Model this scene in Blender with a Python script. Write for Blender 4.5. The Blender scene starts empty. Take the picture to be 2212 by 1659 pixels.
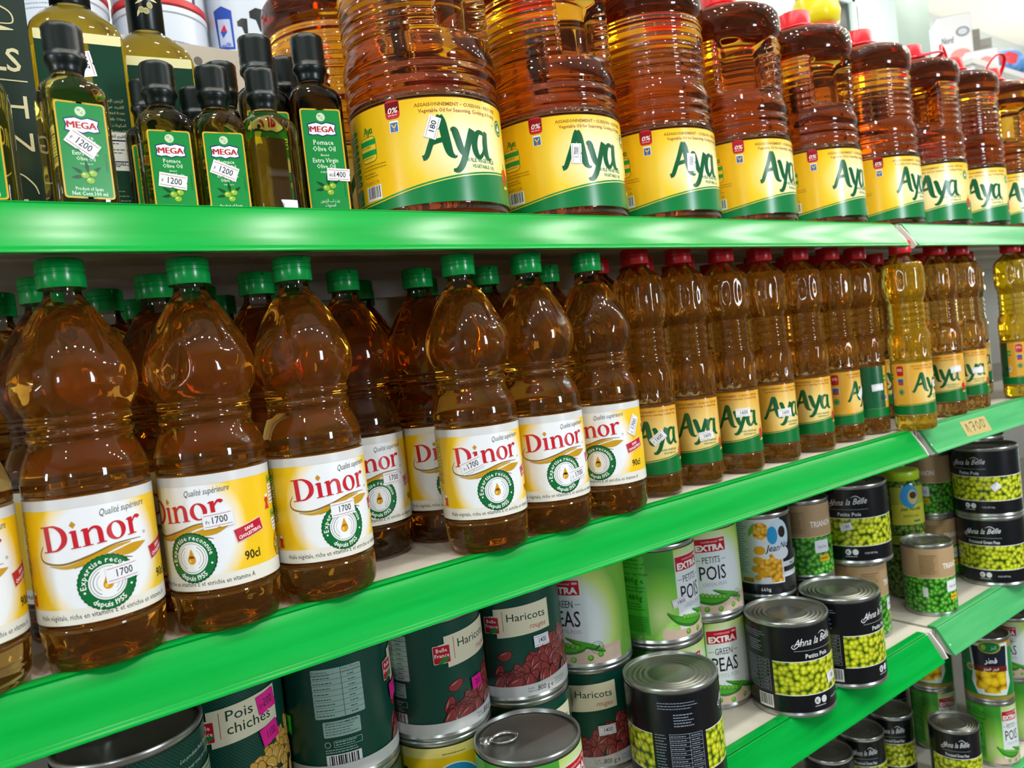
import bpy, math, random
from mathutils import Matrix, Vector
from mathutils.geometry import tessellate_polygon

scene = bpy.context.scene
COL = scene.collection
PI = math.pi

# ------------------------------------------------------------------ camera
cam_data = bpy.data.cameras.new('camera')
cam_data.sensor_width = 36.0
cam_data.lens = 36.0 * 1644.937 / 2212.0
cam_data.clip_start = 0.02
cam_data.dof.use_dof = True
cam_data.dof.focus_distance = 0.68
cam_data.dof.aperture_fstop = 10.5
cam = bpy.data.objects.new('camera', cam_data)
COL.objects.link(cam)
right = (0.8055367872, -0.5820254495, -0.1111614169)
up = (0.1098941119, -0.0376019683, 0.9932317837)
fwd = (0.5822660634, 0.8123007252, -0.0336714011)
EYE = (0.0, -0.5906, 0.1769)
cam.matrix_world = Matrix(((right[0], up[0], -fwd[0], EYE[0]),
                           (right[1], up[1], -fwd[1], EYE[1]),
                           (right[2], up[2], -fwd[2], EYE[2]),
                           (0, 0, 0, 1)))
scene.camera = cam

# ------------------------------------------------------------------ look
vs = scene.view_settings
vs.view_transform = 'Standard'
vs.look = 'None'
vs.exposure = -0.65
vs.gamma = 1.0
vs.use_curve_mapping = False
cy = scene.cycles
cy.max_bounces = 16
cy.transmission_bounces = 15
cy.transparent_max_bounces = 16
cy.diffuse_bounces = 2
cy.glossy_bounces = 5
cy.volume_bounces = 0
cy.sample_clamp_indirect = 6.0
cy.caustics_reflective = False
cy.caustics_refractive = True
cy.blur_glossy = 0.3

world = bpy.data.worlds.new('world')
scene.world = world
world.use_nodes = True
world.node_tree.nodes['Background'].inputs[0].default_value = (0.75, 0.88, 1.0, 1)
world.node_tree.nodes['Background'].inputs[1].default_value = 1.0

FLOOR, CEIL = -1.25, 2.30
Z1, Z2, Z3, Z4 = 0.3136, 0.0, -0.3086, -0.635
JOINT = 1.165


def area(name, loc, target, sx, sy, power, col=(1, 1, 1), shape='RECTANGLE'):
    d = bpy.data.lights.new(name, 'AREA')
    d.shape = shape
    d.size = sx
    if shape == 'RECTANGLE':
        d.size_y = sy
    d.energy = power
    d.color = col
    o = bpy.data.objects.new(name, d)
    o.location = loc
    v = Vector(target) - Vector(loc)
    o.rotation_euler = v.to_track_quat('-Z', 'Y').to_euler()
    COL.objects.link(o)
    return o


# daylight through the shop-front windows behind the camera, at the aisle's end and beyond the shelves; the last is an added ceiling uplight
area('window_or_fill_light', (-1.9, -3.05, 0.55), (-1.0, 0, 0.3), 0.22, 0.55, 18, (0.80, 0.90, 1.0))
area('window_or_fill_light', (1.6, -3.05, 0.55), (1.6, 0, 0.3), 0.45, 1.05, 78, (0.82, 0.91, 1.0))
area('window_or_fill_light', (-3.35, -0.75, 0.6), (0, -0.7, 0.4), 0.30, 0.95, 48, (0.85, 0.93, 1.0))
area('window_or_fill_light', (4.9, 1.88, 1.78), (4.6, 0, 1.9), 1.3, 0.85, 80, (0.95, 0.98, 1.0))
area('window_or_fill_light', (7.45, 0.9, 0.55), (4.8, 1.0, 2.3), 1.2, 1.1, 110, (1.0, 0.98, 0.92))
# the ceiling's rows of small spots; the row behind the shelves is added to brighten there
for yy in (-0.55, -1.55, 1.42):
    for k in range(13):
        area('ceiling_spot', (-1.6 + 0.63 * k, yy, CEIL - 0.045), (-1.6 + 0.63 * k, yy, 0), 0.09, 0.09,
             13.0 if yy < 0 else 6.0, (1.0, 0.97, 0.9), 'DISK')


# ------------------------------------------------------------------ materials
def lin(c):
    return c / 12.92 if c <= 0.04045 else ((c + 0.055) / 1.055) ** 2.4


def hexc(h):
    h = h.lstrip('#')
    return tuple(lin(int(h[i:i + 2], 16) / 255) for i in (0, 2, 4)) + (1.0,)


MATS = {}


def mat(name, col='#888888', rough=0.5, metal=0.0, spec=0.5, coat=0.0):
    if name in MATS:
        return MATS[name]
    m = bpy.data.materials.new(name)
    m.use_nodes = True
    b = m.node_tree.nodes['Principled BSDF']
    b.inputs['Base Color'].default_value = hexc(col)
    b.inputs['Roughness'].default_value = rough
    b.inputs['Metallic'].default_value = metal
    b.inputs['Specular IOR Level'].default_value = spec
    b.inputs['Coat Weight'].default_value = coat
    b.inputs['Coat Roughness'].default_value = 0.08
    MATS[name] = m
    return m


def ink(h):
    return mat('ink_' + h.lstrip('#'), h, 0.27)


def nodes_of(name, rough=0.4):
    m = mat(name, '#808080', rough)
    nt = m.node_tree
    return m, nt, nt.nodes['Principled BSDF'], nt.nodes.new, nt.links.new


def oil_mat(name, h, dens, ior=1.45, glass='#ffffff', haze=0.0, haze_col=(0.75, 0.40, 0.11)):
    m = bpy.data.materials.new(name)
    m.use_nodes = True
    nt = m.node_tree
    nt.nodes.clear()
    out = nt.nodes.new('ShaderNodeOutputMaterial')
    g = nt.nodes.new('ShaderNodeBsdfGlass')
    g.inputs['IOR'].default_value = ior
    g.inputs['Roughness'].default_value = 0.0
    g.inputs['Color'].default_value = hexc(glass)
    v = nt.nodes.new('ShaderNodeVolumeAbsorption')
    v.inputs['Color'].default_value = (*h, 1)
    v.inputs['Density'].default_value = dens
    if haze:
        # dust haze, tinted amber to stand in for light through the oil
        d = nt.nodes.new('ShaderNodeBsdfDiffuse')
        d.inputs[0].default_value = (*haze_col, 1)
        mx = nt.nodes.new('ShaderNodeMixShader')
        mx.inputs[0].default_value = haze
        nt.links.new(g.outputs[0], mx.inputs[1])
        nt.links.new(d.outputs[0], mx.inputs[2])
        nt.links.new(mx.outputs[0], out.inputs['Surface'])
    else:
        nt.links.new(g.outputs[0], out.inputs['Surface'])
    nt.links.new(v.outputs[0], out.inputs['Volume'])
    MATS[name] = m
    return m


def clear_mat(name, h='#ffffff', gloss=1.0):
    m = bpy.data.materials.new(name)
    m.use_nodes = True
    nt = m.node_tree
    nt.nodes.clear()
    out = nt.nodes.new('ShaderNodeOutputMaterial')
    t = nt.nodes.new('ShaderNodeBsdfTransparent')
    t.inputs[0].default_value = hexc(h)
    g = nt.nodes.new('ShaderNodeBsdfGlossy')
    g.inputs['Roughness'].default_value = 0.04
    f = nt.nodes.new('ShaderNodeFresnel')
    f.inputs[0].default_value = 1.6
    mx = nt.nodes.new('ShaderNodeMixShader')
    nt.links.new(f.outputs[0], mx.inputs[0])
    nt.links.new(t.outputs[0], mx.inputs[1])
    nt.links.new(g.outputs[0], mx.inputs[2])
    nt.links.new(mx.outputs[0], out.inputs['Surface'])
    MATS[name] = m
    return m


OIL_AMBER = oil_mat('amber_oil', (0.966, 0.73, 0.03), 22.0, haze=0.035, haze_col=(0.95, 0.37, 0.05))
OIL_SHADED = oil_mat('shaded_brown_oil', (0.940, 0.73, 0.03), 34.0, haze=0.012)  # darker copy for the rear rows, their shade put into the oil
OIL_BACKLIT = oil_mat('backlit_golden_oil', (0.990, 0.87, 0.02), 42.0, haze=0.14, haze_col=(1.0, 0.60, 0.02))  # window light from behind put into the oil's colour and haze
OIL_OLIVE = oil_mat('olive_oil', (0.86, 0.79, 0.03), 58.0)
OIL_DARK = oil_mat('dark_green_glass', (0.45, 0.45, 0.05), 85.0)
OIL_JUG = oil_mat('deep_amber_oil', (0.932, 0.745, 0.03), 36.0, haze=0.02, haze_col=(0.6, 0.34, 0.12))
OIL_ORANGE = oil_mat('orange_amber_oil', (0.968, 0.71, 0.02), 21.0, haze=0.055, haze_col=(1.0, 0.37, 0.03))
CLEAR = clear_mat('clear_plastic', '#eeeae4')
CAP_GREEN = mat('green_cap_plastic', '#0ab652', 0.22)
CAP_RED = mat('red_cap_plastic', '#ea2430', 0.3)
CAP_BLACK = mat('black_cap_plastic', '#0a1716', 0.30)
TIN = mat('tinplate', '#b9bcb8', 0.28, 0.9)
TIN_LID = mat('tin_lid', '#8b8d84', 0.34, 0.85)


def uv_gradient(name, stops, cx, cy_, sx, sy, rough=0.35, noise=0.0):
    """printed radial tint: ramp over the distance from (cx, cy) on the label, in metres"""
    m, nt, b, N, L = nodes_of(name, rough)
    uv = N('ShaderNodeUVMap')
    mp = N('ShaderNodeMapping')
    mp.inputs['Location'].default_value = (-cx / sx, -cy_ / sy, 0)
    mp.inputs['Scale'].default_value = (1 / sx, 1 / sy, 1)
    ln = N('ShaderNodeVectorMath')
    ln.operation = 'LENGTH'
    rp = N('ShaderNodeValToRGB')
    e = rp.color_ramp.elements
    while len(e) < len(stops):
        e.new(0.5)
    for k, (p, h) in enumerate(stops):
        e[k].position = p
        e[k].color = hexc(h)
    L(uv.outputs[0], mp.inputs[0])
    L(mp.outputs[0], ln.inputs[0])
    L(ln.outputs['Value'], rp.inputs[0])
    L(rp.outputs[0], b.inputs['Base Color'])
    return m


def uv_cells(name, size, stops, rough=0.35, rnd=1.0, tint=None):
    """printed heap of peas or kernels: Voronoi cells over the label, in metres"""
    m, nt, b, N, L = nodes_of(name, rough)
    uv = N('ShaderNodeUVMap')
    vo = N('ShaderNodeTexVoronoi')
    vo.voronoi_dimensions = '2D'
    vo.inputs['Scale'].default_value = 1.0 / size
    vo.inputs['Randomness'].default_value = rnd
    rp = N('ShaderNodeValToRGB')
    e = rp.color_ramp.elements
    while len(e) < len(stops):
        e.new(0.5)
    for k, (p, h) in enumerate(stops):
        e[k].position = p
        e[k].color = hexc(h)
    L(uv.outputs[0], vo.inputs['Vector'])
    L(vo.outputs['Distance'], rp.inputs[0])
    if tint:
        hs = N('ShaderNodeSeparateColor')
        mr = N('ShaderNodeMapRange')
        mr.inputs[3].default_value = tint[0]
        mr.inputs[4].default_value = tint[1]
        hv = N('ShaderNodeHueSaturation')
        L(vo.outputs['Color'], hs.inputs[0])
        L(hs.outputs[0], mr.inputs[0])
        L(mr.outputs[0], hv.inputs['Value'])
        L(rp.outputs[0], hv.inputs['Color'])
        L(hv.outputs[0], b.inputs['Base Color'])
    else:
        L(rp.outputs[0], b.inputs['Base Color'])
    return m


P_DINOR = uv_gradient('sun_yellow_print', [(0.0, '#eef1f6'), (0.74, '#eef1f6'), (0.98, '#f7cf2a'), (1.0, '#f5c716')], 0.003, 0.042, 0.044, 0.050)
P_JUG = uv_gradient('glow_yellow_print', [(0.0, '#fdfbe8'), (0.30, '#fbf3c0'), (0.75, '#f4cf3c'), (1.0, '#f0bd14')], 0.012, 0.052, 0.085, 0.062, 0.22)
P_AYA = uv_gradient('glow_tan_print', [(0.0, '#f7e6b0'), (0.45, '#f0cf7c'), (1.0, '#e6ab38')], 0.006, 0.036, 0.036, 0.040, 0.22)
P_PEAS = uv_cells('yellow_pea_print', 0.0068, [(0.0, '#f0f070'), (0.25, '#d6dc22'), (0.5, '#a2b010'), (0.68, '#4f6a0a'), (0.85, '#1f3a06')], 0.3, 0.85, (0.75, 1.1))
P_GREENPEAS = uv_cells('green_pea_print', 0.0066, [(0.0, '#9be06a'), (0.3, '#52b02c'), (0.55, '#2b7d18'), (0.75, '#11420c')], 0.3, 0.9, (0.7, 1.1))
P_JARPEAS = uv_cells('olive_pea_print', 0.0066, [(0.0, '#8aa848'), (0.35, '#5d7f2c'), (0.6, '#35561a'), (0.8, '#1a3010')], 0.2, 0.9, (0.7, 1.1))
P_CORN = uv_cells('corn_print', 0.0060, [(0.0, '#ffd968'), (0.4, '#f6b522'), (0.65, '#d98a10'), (0.85, '#9a5a08')], 0.3, 0.8, (0.85, 1.1))
P_CHAMP = uv_cells('mushroom_print', 0.0140, [(0.0, '#ffe23c'), (0.4, '#f4c90e'), (0.65, '#c08c06'), (0.85, '#5a3c04')], 0.3, 0.9, (0.8, 1.1))
P_EXTRA = uv_gradient('mist_green_print', [(0.0, '#e6ecf2'), (0.5, '#dfe8e6'), (0.78, '#b9d468'), (1.0, '#6fae3c')], 0.000, 0.045, 0.072, 0.085)
P_EXTRA_SIDE = uv_gradient('leaf_green_print', [(0.0, '#d8ec9c'), (0.5, '#8cd04c'), (1.0, '#3f9c30')], -0.05, 0.03, 0.05, 0.06)


def dots_mat():
    m, nt, b, N, L = nodes_of('dotted_dark_green_print', 0.33)
    uv = N('ShaderNodeUVMap')
    mp = N('ShaderNodeMapping')
    mp.inputs['Rotation'].default_value = (0, 0, PI / 4)
    vo = N('ShaderNodeTexVoronoi')
    vo.voronoi_dimensions = '2D'
    vo.inputs['Scale'].default_value = 1 / 0.0021
    vo.inputs['Randomness'].default_value = 0.0
    rp = N('ShaderNodeValToRGB')
    rp.color_ramp.elements[0].position = 0.30
    rp.color_ramp.elements[0].color = hexc('#0d5a45')
    rp.color_ramp.elements[1].position = 0.42
    rp.color_ramp.elements[1].color = hexc('#04322a')
    L(uv.outputs[0], mp.inputs[0])
    L(mp.outputs[0], vo.inputs['Vector'])
    L(vo.outputs['Distance'], rp.inputs[0])
    L(rp.outputs[0], b.inputs['Base Color'])
    return m


P_DOTS = dots_mat()


def worn_mat(name, h1, h2, scale, rough, stretch=(1, 1, 1), coat=0.0, lo=0.35, hi=0.7, spec=0.5, ior=1.5):
    m, nt, b, N, L = nodes_of(name, rough)
    b.inputs['Specular IOR Level'].default_value = spec
    b.inputs['IOR'].default_value = ior
    tc = N('ShaderNodeTexCoord')
    mp = N('ShaderNodeMapping')
    mp.inputs['Scale'].default_value = stretch
    no = N('ShaderNodeTexNoise')
    no.inputs['Scale'].default_value = scale
    no.inputs['Detail'].default_value = 5
    rp = N('ShaderNodeValToRGB')
    rp.color_ramp.elements[0].position = lo
    rp.color_ramp.elements[0].color = hexc(h1)
    rp.color_ramp.elements[1].position = hi
    rp.color_ramp.elements[1].color = hexc(h2)
    L(tc.outputs['Object'], mp.inputs[0])
    L(mp.outputs[0], no.inputs['Vector'])
    L(no.outputs['Fac'], rp.inputs[0])
    L(rp.outputs[0], b.inputs['Base Color'])
    b.inputs['Coat Weight'].default_value = coat
    b.inputs['Coat Roughness'].default_value = 0.1
    return m


M_RAIL = worn_mat('green_rail_plastic', '#008f32', '#069a3c', 6.0, 0.20, (1, 14, 14), 0.0, ior=1.22)
M_RAIL_PALE = worn_mat('faded_green_rail_plastic', '#3f9c5c', '#4fa868', 6.0, 0.26, (1, 14, 14), 0.0, ior=1.25)
M_SHELF = worn_mat('cream_enamel', '#cfc8bb', '#d8d2c6', 7.0, 0.35)
M_PANEL = worn_mat('panel_enamel', '#b9b4a6', '#c6c1b4', 5.0, 0.45)
M_WALL = worn_mat('white_wall_paint', '#dfe5e4', '#e8ecea', 2.0, 0.8)
M_BLUEWALL = worn_mat('pale_blue_wall_paint', '#b8d2d8', '#c2dade', 2.0, 0.8)
M_CEIL = worn_mat('cream_ceiling_paint', '#e9e6da', '#f0ede2', 2.0, 0.85)
M_DIMWALL = worn_mat('taupe_wall_paint', '#5c564c', '#666056', 2.0, 0.8)
M_COLUMN = worn_mat('grey_green_column_paint', '#8d9e94', '#97a89d', 3.0, 0.7)
M_FLOOR = worn_mat('brown_floor_tile', '#4c4438', '#585044', 3.0, 0.35)


# ------------------------------------------------------------------ scene objects
def link(o, parent=None):
    COL.objects.link(o)
    if parent is not None:
        o.parent = parent
    return o


def thing(name, label, cat, loc=(0, 0, 0), rot=0.0, group=None):
    o = bpy.data.objects.new(name, None)
    o.empty_display_size = 0.02
    o.location = loc
    o.rotation_euler = (0, 0, rot)
    o['label'] = label
    o['category'] = cat
    if group:
        o['group'] = group
    return link(o)


def meshobj(name, me, parent=None, loc=(0, 0, 0), rot=0.0):
    o = bpy.data.objects.new(name, me)
    o.location = loc
    o.rotation_euler = (0, 0, rot)
    return link(o, parent)


def structure(name, me, loc=(0, 0, 0), parent=None):
    o = meshobj(name, me, parent, loc)
    o['kind'] = 'structure'
    return o


def make_mesh(name, verts, faces, mats, midx=None, smooth=True):
    me = bpy.data.meshes.new(name)
    me.from_pydata(verts, [], faces)
    for m in mats:
        me.materials.append(m)
    if midx:
        me.polygons.foreach_set('material_index', midx)
    if smooth:
        me.polygons.foreach_set('use_smooth', [True] * len(faces))
    me.update()
    return me


class MB:
    """collects boxes, prisms, lathes and tubes into one mesh"""

    def __init__(s):
        s.v, s.f, s.m, s.mats = [], [], [], []

    def mi(s, m):
        if m not in s.mats:
            s.mats.append(m)
        return s.mats.index(m)

    def add(s, verts, faces, m):
        n = len(s.v)
        s.v += [tuple(p) for p in verts]
        s.f += [tuple(i + n for i in f) for f in faces]
        s.m += [s.mi(m)] * len(faces)

    def box(s, x0, y0, z0, x1, y1, z1, m):
        s.add([(x0, y0, z0), (x1, y0, z0), (x1, y1, z0), (x0, y1, z0), (x0, y0, z1), (x1, y0, z1), (x1, y1, z1), (x0, y1, z1)],
              [(0, 3, 2, 1), (4, 5, 6, 7), (0, 1, 5, 4), (1, 2, 6, 5), (2, 3, 7, 6), (3, 0, 4, 7)], m)

    def prism_x(s, prof, x0, x1, m):
        """closed (y, z) outline swept along x"""
        n = len(prof)
        vs_ = [(x0, a, b) for a, b in prof] + [(x1, a, b) for a, b in prof]
        fs = [(i, (i + 1) % n, n + (i + 1) % n, n + i) for i in range(n)]
        tri = tessellate_polygon([[Vector((0, a, b)) for a, b in prof]])
        fs += [tuple(t) for t in tri] + [tuple(n + i for i in reversed(t)) for t in tri]
        s.add(vs_, fs, m)

    def lathe(s, prof, m, seg=48, fn=None, c=(0, 0), close0=True, close1=True, mfn=None):
        n = len(prof)
        vs_ = []
        for r, z in prof:
            for k in range(seg):
                a = 2 * PI * k / seg
                rr = fn(a, r, z) if fn else r
                vs_.append((c[0] + rr * math.cos(a), c[1] + rr * math.sin(a), z))
        fs = []
        for i in range(n - 1):
            for k in range(seg):
                k2 = (k + 1) % seg
                fs.append((i * seg + k, i * seg + k2, (i + 1) * seg + k2, (i + 1) * seg + k))
        if close0:
            fs.append(tuple(reversed(range(seg))))
        if close1:
            fs.append(tuple((n - 1) * seg + k for k in range(seg)))
        s.add(vs_, fs, m)

    def tube(s, pts, r, m, seg=8, flat=1.0):
        n = len(pts)
        P = [Vector(p) for p in pts]
        vs_ = []
        for i in range(n):
            t = (P[min(i + 1, n - 1)] - P[max(i - 1, 0)]).normalized()
            a = t.orthogonal().normalized() if i == 0 else (pa - t * pa.dot(t)).normalized()
            pa = a
            b = t.cross(a)
            for k in range(seg):
                an = 2 * PI * k / seg
                vs_.append(P[i] + a * (r * math.cos(an)) + b * (r * flat * math.sin(an)))
        fs = []
        for i in range(n - 1):
            for k in range(seg):
                k2 = (k + 1) % seg
                fs.append((i * seg + k, i * seg + k2, (i + 1) * seg + k2, (i + 1) * seg + k))
        fs += [tuple(reversed(range(seg))), tuple((n - 1) * seg + k for k in range(seg))]
        s.add(vs_, fs, m)

    def mesh(s, name, smooth=True, angle=None):
        me = make_mesh(name, s.v, s.f, s.mats, s.m, smooth)
        if smooth and angle:
            sharpen(me, angle)
        return me


def sharpen(me, deg):
    me.set_sharp_from_angle(angle=math.radians(deg))


def crom(pts, n=6):
    """Catmull-Rom through the points, any tuple length"""
    out = []
    P = [pts[0]] + list(pts) + [pts[-1]]
    for i in range(1, len(P) - 2):
        for k in range(n):
            t = k / n
            out.append(tuple(0.5 * (2 * b + (c - a) * t + (2 * a - 5 * b + 4 * c - d) * t * t + (3 * b - a - 3 * c + d) * t ** 3)
                             for a, b, c, d in zip(P[i - 1], P[i], P[i + 1], P[i + 2])))
    out.append(tuple(pts[-1]))
    return out


# ------------------------------------------------------------------ printed artwork as thin layered geometry
_TXT = {}


def text_polys(s, bold, res):
    key = (s, bold, res)
    if key in _TXT:
        return _TXT[key]
    c = bpy.data.curves.new('lettering', 'FONT')
    c.body = s
    c.size = 1.0
    c.resolution_u = res
    c.offset = bold
    o = bpy.data.objects.new('lettering', c)
    COL.objects.link(o)
    dg = bpy.context.evaluated_depsgraph_get()
    dg.update()
    me = o.evaluated_get(dg).to_mesh()
    polys = [[(me.vertices[i].co.x, me.vertices[i].co.y) for i in p.vertices] for p in me.polygons]
    o.evaluated_get(dg).to_mesh_clear()
    bpy.data.objects.remove(o)
    bpy.data.curves.remove(c)
    xs = [q[0] for p in polys for q in p] or [0, 1]
    _TXT[key] = (polys, min(xs), max(xs))
    return _TXT[key]


class Art:
    def __init__(s):
        s.f = []
        s.k = 0
        s.tf = (1, 0, 0, 1, 0, 0)

    def at(s, x=0, y=0, rot=0.0, sx=1.0, sy=None, shear=0.0):
        sy = sx if sy is None else sy
        c, q = math.cos(rot), math.sin(rot)
        s.tf = (sx * c, sy * (shear * c - q), sx * q, sy * (shear * q + c), x, y)
        return s

    def put(s, pts, h, layer):
        a, b, c, d, e, f = s.tf
        m = h if not isinstance(h, str) else ink(h)
        s.f.append(([(a * x + b * y + e, c * x + d * y + f) for x, y in pts], m, layer))

    def bump(s, l):
        """each printed shape lies a few microns over the last, so that overlaps stay clean"""
        s.k = (s.k + 1) % 8
        return l + 0.1 * s.k

    def rect(s, x0, y0, x1, y1, h, l=1):
        l = s.bump(l) if isinstance(h, str) else l
        s.put([(x0, y0), (x1, y0), (x1, y1), (x0, y1)], h, l)

    def rrect(s, x0, y0, x1, y1, r, h, l=1):
        pts = []
        for cx, cy_, a0 in ((x1 - r, y0 + r, -90), (x1 - r, y1 - r, 0), (x0 + r, y1 - r, 90), (x0 + r, y0 + r, 180)):
            for k in range(4):
                a = math.radians(a0 + 30 * k)
                pts.append((cx + r * math.cos(a), cy_ + r * math.sin(a)))
        s.put(pts, h, l)

    def ell(s, cx, cy_, rx, ry, h, l=1, rot=0.0, n=20, a0=0, a1=360):
        c, q = math.cos(rot), math.sin(rot)
        pts = []
        full = a1 - a0 >= 360
        for k in range(n if full else n + 1):
            a = math.radians(a0 + (a1 - a0) * k / n)
            x, y = rx * math.cos(a), ry * math.sin(a)
            pts.append((cx + c * x - q * y, cy_ + q * x + c * y))
        s.put(pts, h, l)

    def ring(s, cx, cy_, r0, r1, h, l=1, a0=0, a1=360, n=40, ky=1.0, scallop=0.0):
        for k in range(n):
            a, b = math.radians(a0 + (a1 - a0) * k / n), math.radians(a0 + (a1 - a0) * (k + 1) / n)
            ra = r1 + (scallop if k % 2 else -scallop)
            rb = r1 + (scallop if (k + 1) % 2 else -scallop)
            s.put([(cx + r0 * math.cos(a), cy_ + ky * r0 * math.sin(a)), (cx + ra * math.cos(a), cy_ + ky * ra * math.sin(a)),
                   (cx + rb * math.cos(b), cy_ + ky * rb * math.sin(b)), (cx + r0 * math.cos(b), cy_ + ky * r0 * math.sin(b))], h, l)

    def poly(s, pts, h, l=1):
        l = s.bump(l)
        for t in tessellate_polygon([[Vector((x, y, 0)) for x, y in pts]]):
            s.put([pts[i] for i in t], h, l)

    def pen(s, pts, h, l=1, n=6):
        """brush stroke: (x, y, width) knots"""
        l = s.bump(l)
        P = crom(pts, n)
        L_, R_ = [], []
        for i, (x, y, w) in enumerate(P):
            x0, y0 = P[max(i - 1, 0)][:2]
            x1, y1 = P[min(i + 1, len(P) - 1)][:2]
            d = math.hypot(x1 - x0, y1 - y0) or 1e-9
            nx, ny = -(y1 - y0) / d, (x1 - x0) / d
            L_.append((x + nx * w / 2, y + ny * w / 2))
            R_.append((x - nx * w / 2, y - ny * w / 2))
        for i in range(len(P) - 1):
            s.put([R_[i], R_[i + 1], L_[i + 1], L_[i]], h, l)

    def text(s, t, x, y, size, h, l=2, align='l', width=None, rot=0.0, shear=0.0, bold=0.0, res=2):
        polys, x0, x1 = text_polys(t, bold, res)
        k = size if width is None else width / (x1 - x0)
        off = {'l': -x0, 'c': -(x0 + x1) / 2, 'r': -x1}[align]
        old = s.tf
        a, b, c, d, e, f = old
        cr, sr = math.cos(rot), math.sin(rot)
        for p in polys:
            q = []
            for px, py in p:
                u, v = (px + off + shear * py) * k, py * (size if width is None else size)
                q.append((x + cr * u - sr * v, y + sr * u + cr * v))
            s.put(q, h, l)
        s.tf = old

    def arc_text(s, t, cx, cy_, r, a_mid, size, h, l=3, flip=False, bold=0.015, gap=0.06):
        ws = []
        for ch in t:
            if ch == ' ':
                ws.append(0.28)
            else:
                _, x0, x1 = text_polys(ch, bold, 1)
                ws.append(x1 - x0 + gap)
        tot = sum(ws) * size / r
        a = a_mid + (tot / 2 if not flip else -tot / 2)
        for ch, w in zip(t, ws):
            da = w * size / r
            am = a - da / 2 if not flip else a + da / 2
            if ch != ' ':
                rot = am - PI / 2 if not flip else am + PI / 2
                s.text(ch, cx + r * math.cos(am), cy_ + r * math.sin(am), size, h, l, 'c', rot=rot, bold=bold, res=1)
            a = a - da if not flip else a + da

    def lines(s, x0, y0, x1, n, dy, h, l=2, th=0.0007, seed=1, ragged=0.3):
        """rows of print too small to read"""
        rnd = random.Random(seed)
        for k in range(n):
            x = x0
            end = x1 - (x1 - x0) * ragged * rnd.random()
            while x < end:
                w = rnd.uniform(0.0012, 0.0036)
                s.rect(x, y0 - k * dy, min(x + w, end), y0 - k * dy + th, h, l)
                x += w + 0.0006

    def barcode(s, x0, y0, x1, y1, l=2, seed=3):
        rnd = random.Random(seed)
        s.rect(x0, y0, x1, y1, '#e9e9ea', l)
        m = (x1 - x0) * 0.08
        x = x0 + m
        while x < x1 - m:
            w = rnd.choice((0.0003, 0.0005, 0.0008)) * (x1 - x0) / 0.018
            s.rect(x, y0 + (y1 - y0) * 0.16, min(x + w, x1 - m), y1 - (y1 - y0) * 0.05, '#1c1c20', l + 1)
            x += w + rnd.choice((0.0003, 0.0005, 0.0007)) * (x1 - x0) / 0.018


def clip_u(poly, k, hi):
    out = []
    n = len(poly)
    for i in range(n):
        p, q = poly[i], poly[(i + 1) % n]
        ip = p[0] <= k + 1e-12 if hi else p[0] >= k - 1e-12
        iq = q[0] <= k + 1e-12 if hi else q[0] >= k - 1e-12
        if ip:
            out.append(p)
        if ip != iq:
            t = (k - p[0]) / (q[0] - p[0])
            out.append((k, p[1] + t * (q[1] - p[1])))
    return out


EPS = 0.00006


def wrap(name, art, R=None, z0=0.0, dist=0.0, seg=72, lift=0.0):
    """bend flat artwork round a cylinder of radius R (facing -Y), or lay it on the plane y = -dist"""
    verts, faces, midx, uvs, nors, mats = [], [], [], [], [], []
    step = (2 * PI / seg) * R if R else 1e9
    for poly, m, layer in art.f:
        if m not in mats:
            mats.append(m)
        mi = mats.index(m)
        if R:
            u0, u1 = min(p[0] for p in poly), max(p[0] for p in poly)
            k0, k1 = math.floor(u0 / step + 1e-9), math.ceil(u1 / step - 1e-9)
            parts = []
            for k in range(k0, max(k1, k0 + 1)):
                q = poly
                if k1 - k0 > 1:
                    q = clip_u(clip_u(poly, k * step, False), (k + 1) * step, True)
                if len(q) >= 3:
                    parts.append((q, k))
        else:
            parts = [(poly, 0)]
        for q, k in parts:
            base = len(verts)
            for u, v in q:
                uvs.append((u, v))
                if R:
                    # stay on the facet chord so that stacked layers never cross
                    a0, a1 = k * 2 * PI / seg, (k + 1) * 2 * PI / seg
                    t = (u / R - a0) / (a1 - a0)
                    rr = R + lift + EPS * layer
                    x = rr * (math.sin(a0) * (1 - t) + math.sin(a1) * t)
                    y = -rr * (math.cos(a0) * (1 - t) + math.cos(a1) * t)
                    th = u / R
                    verts.append((x, y, z0 + v))
                    nors.append((math.sin(th), -math.cos(th), 0))
                else:
                    verts.append((u, -dist - lift - EPS * layer, z0 + v))
                    nors.append((0, -1, 0))
            idx = list(range(base, base + len(q)))
            ar = sum(q[i][0] * q[(i + 1) % len(q)][1] - q[(i + 1) % len(q)][0] * q[i][1] for i in range(len(q)))
            if ar < 0:
                idx.reverse()
            faces.append(idx)
            midx.append(mi)
    me = make_mesh(name, verts, faces, mats, midx, True)
    uvl = me.uv_layers.new(name='UVMap')
    for lp in me.loops:
        uvl.data[lp.index].uv = uvs[lp.vertex_index]
    me.normals_split_custom_set_from_vertices(nors)
    return me


def base_sheet(art, R, h, m, layer=0, seg=72):
    step = 2 * PI / seg * R
    for k in range(-seg // 2, seg // 2):
        art.rect(k * step, 0, (k + 1) * step, h, m, layer)


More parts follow.
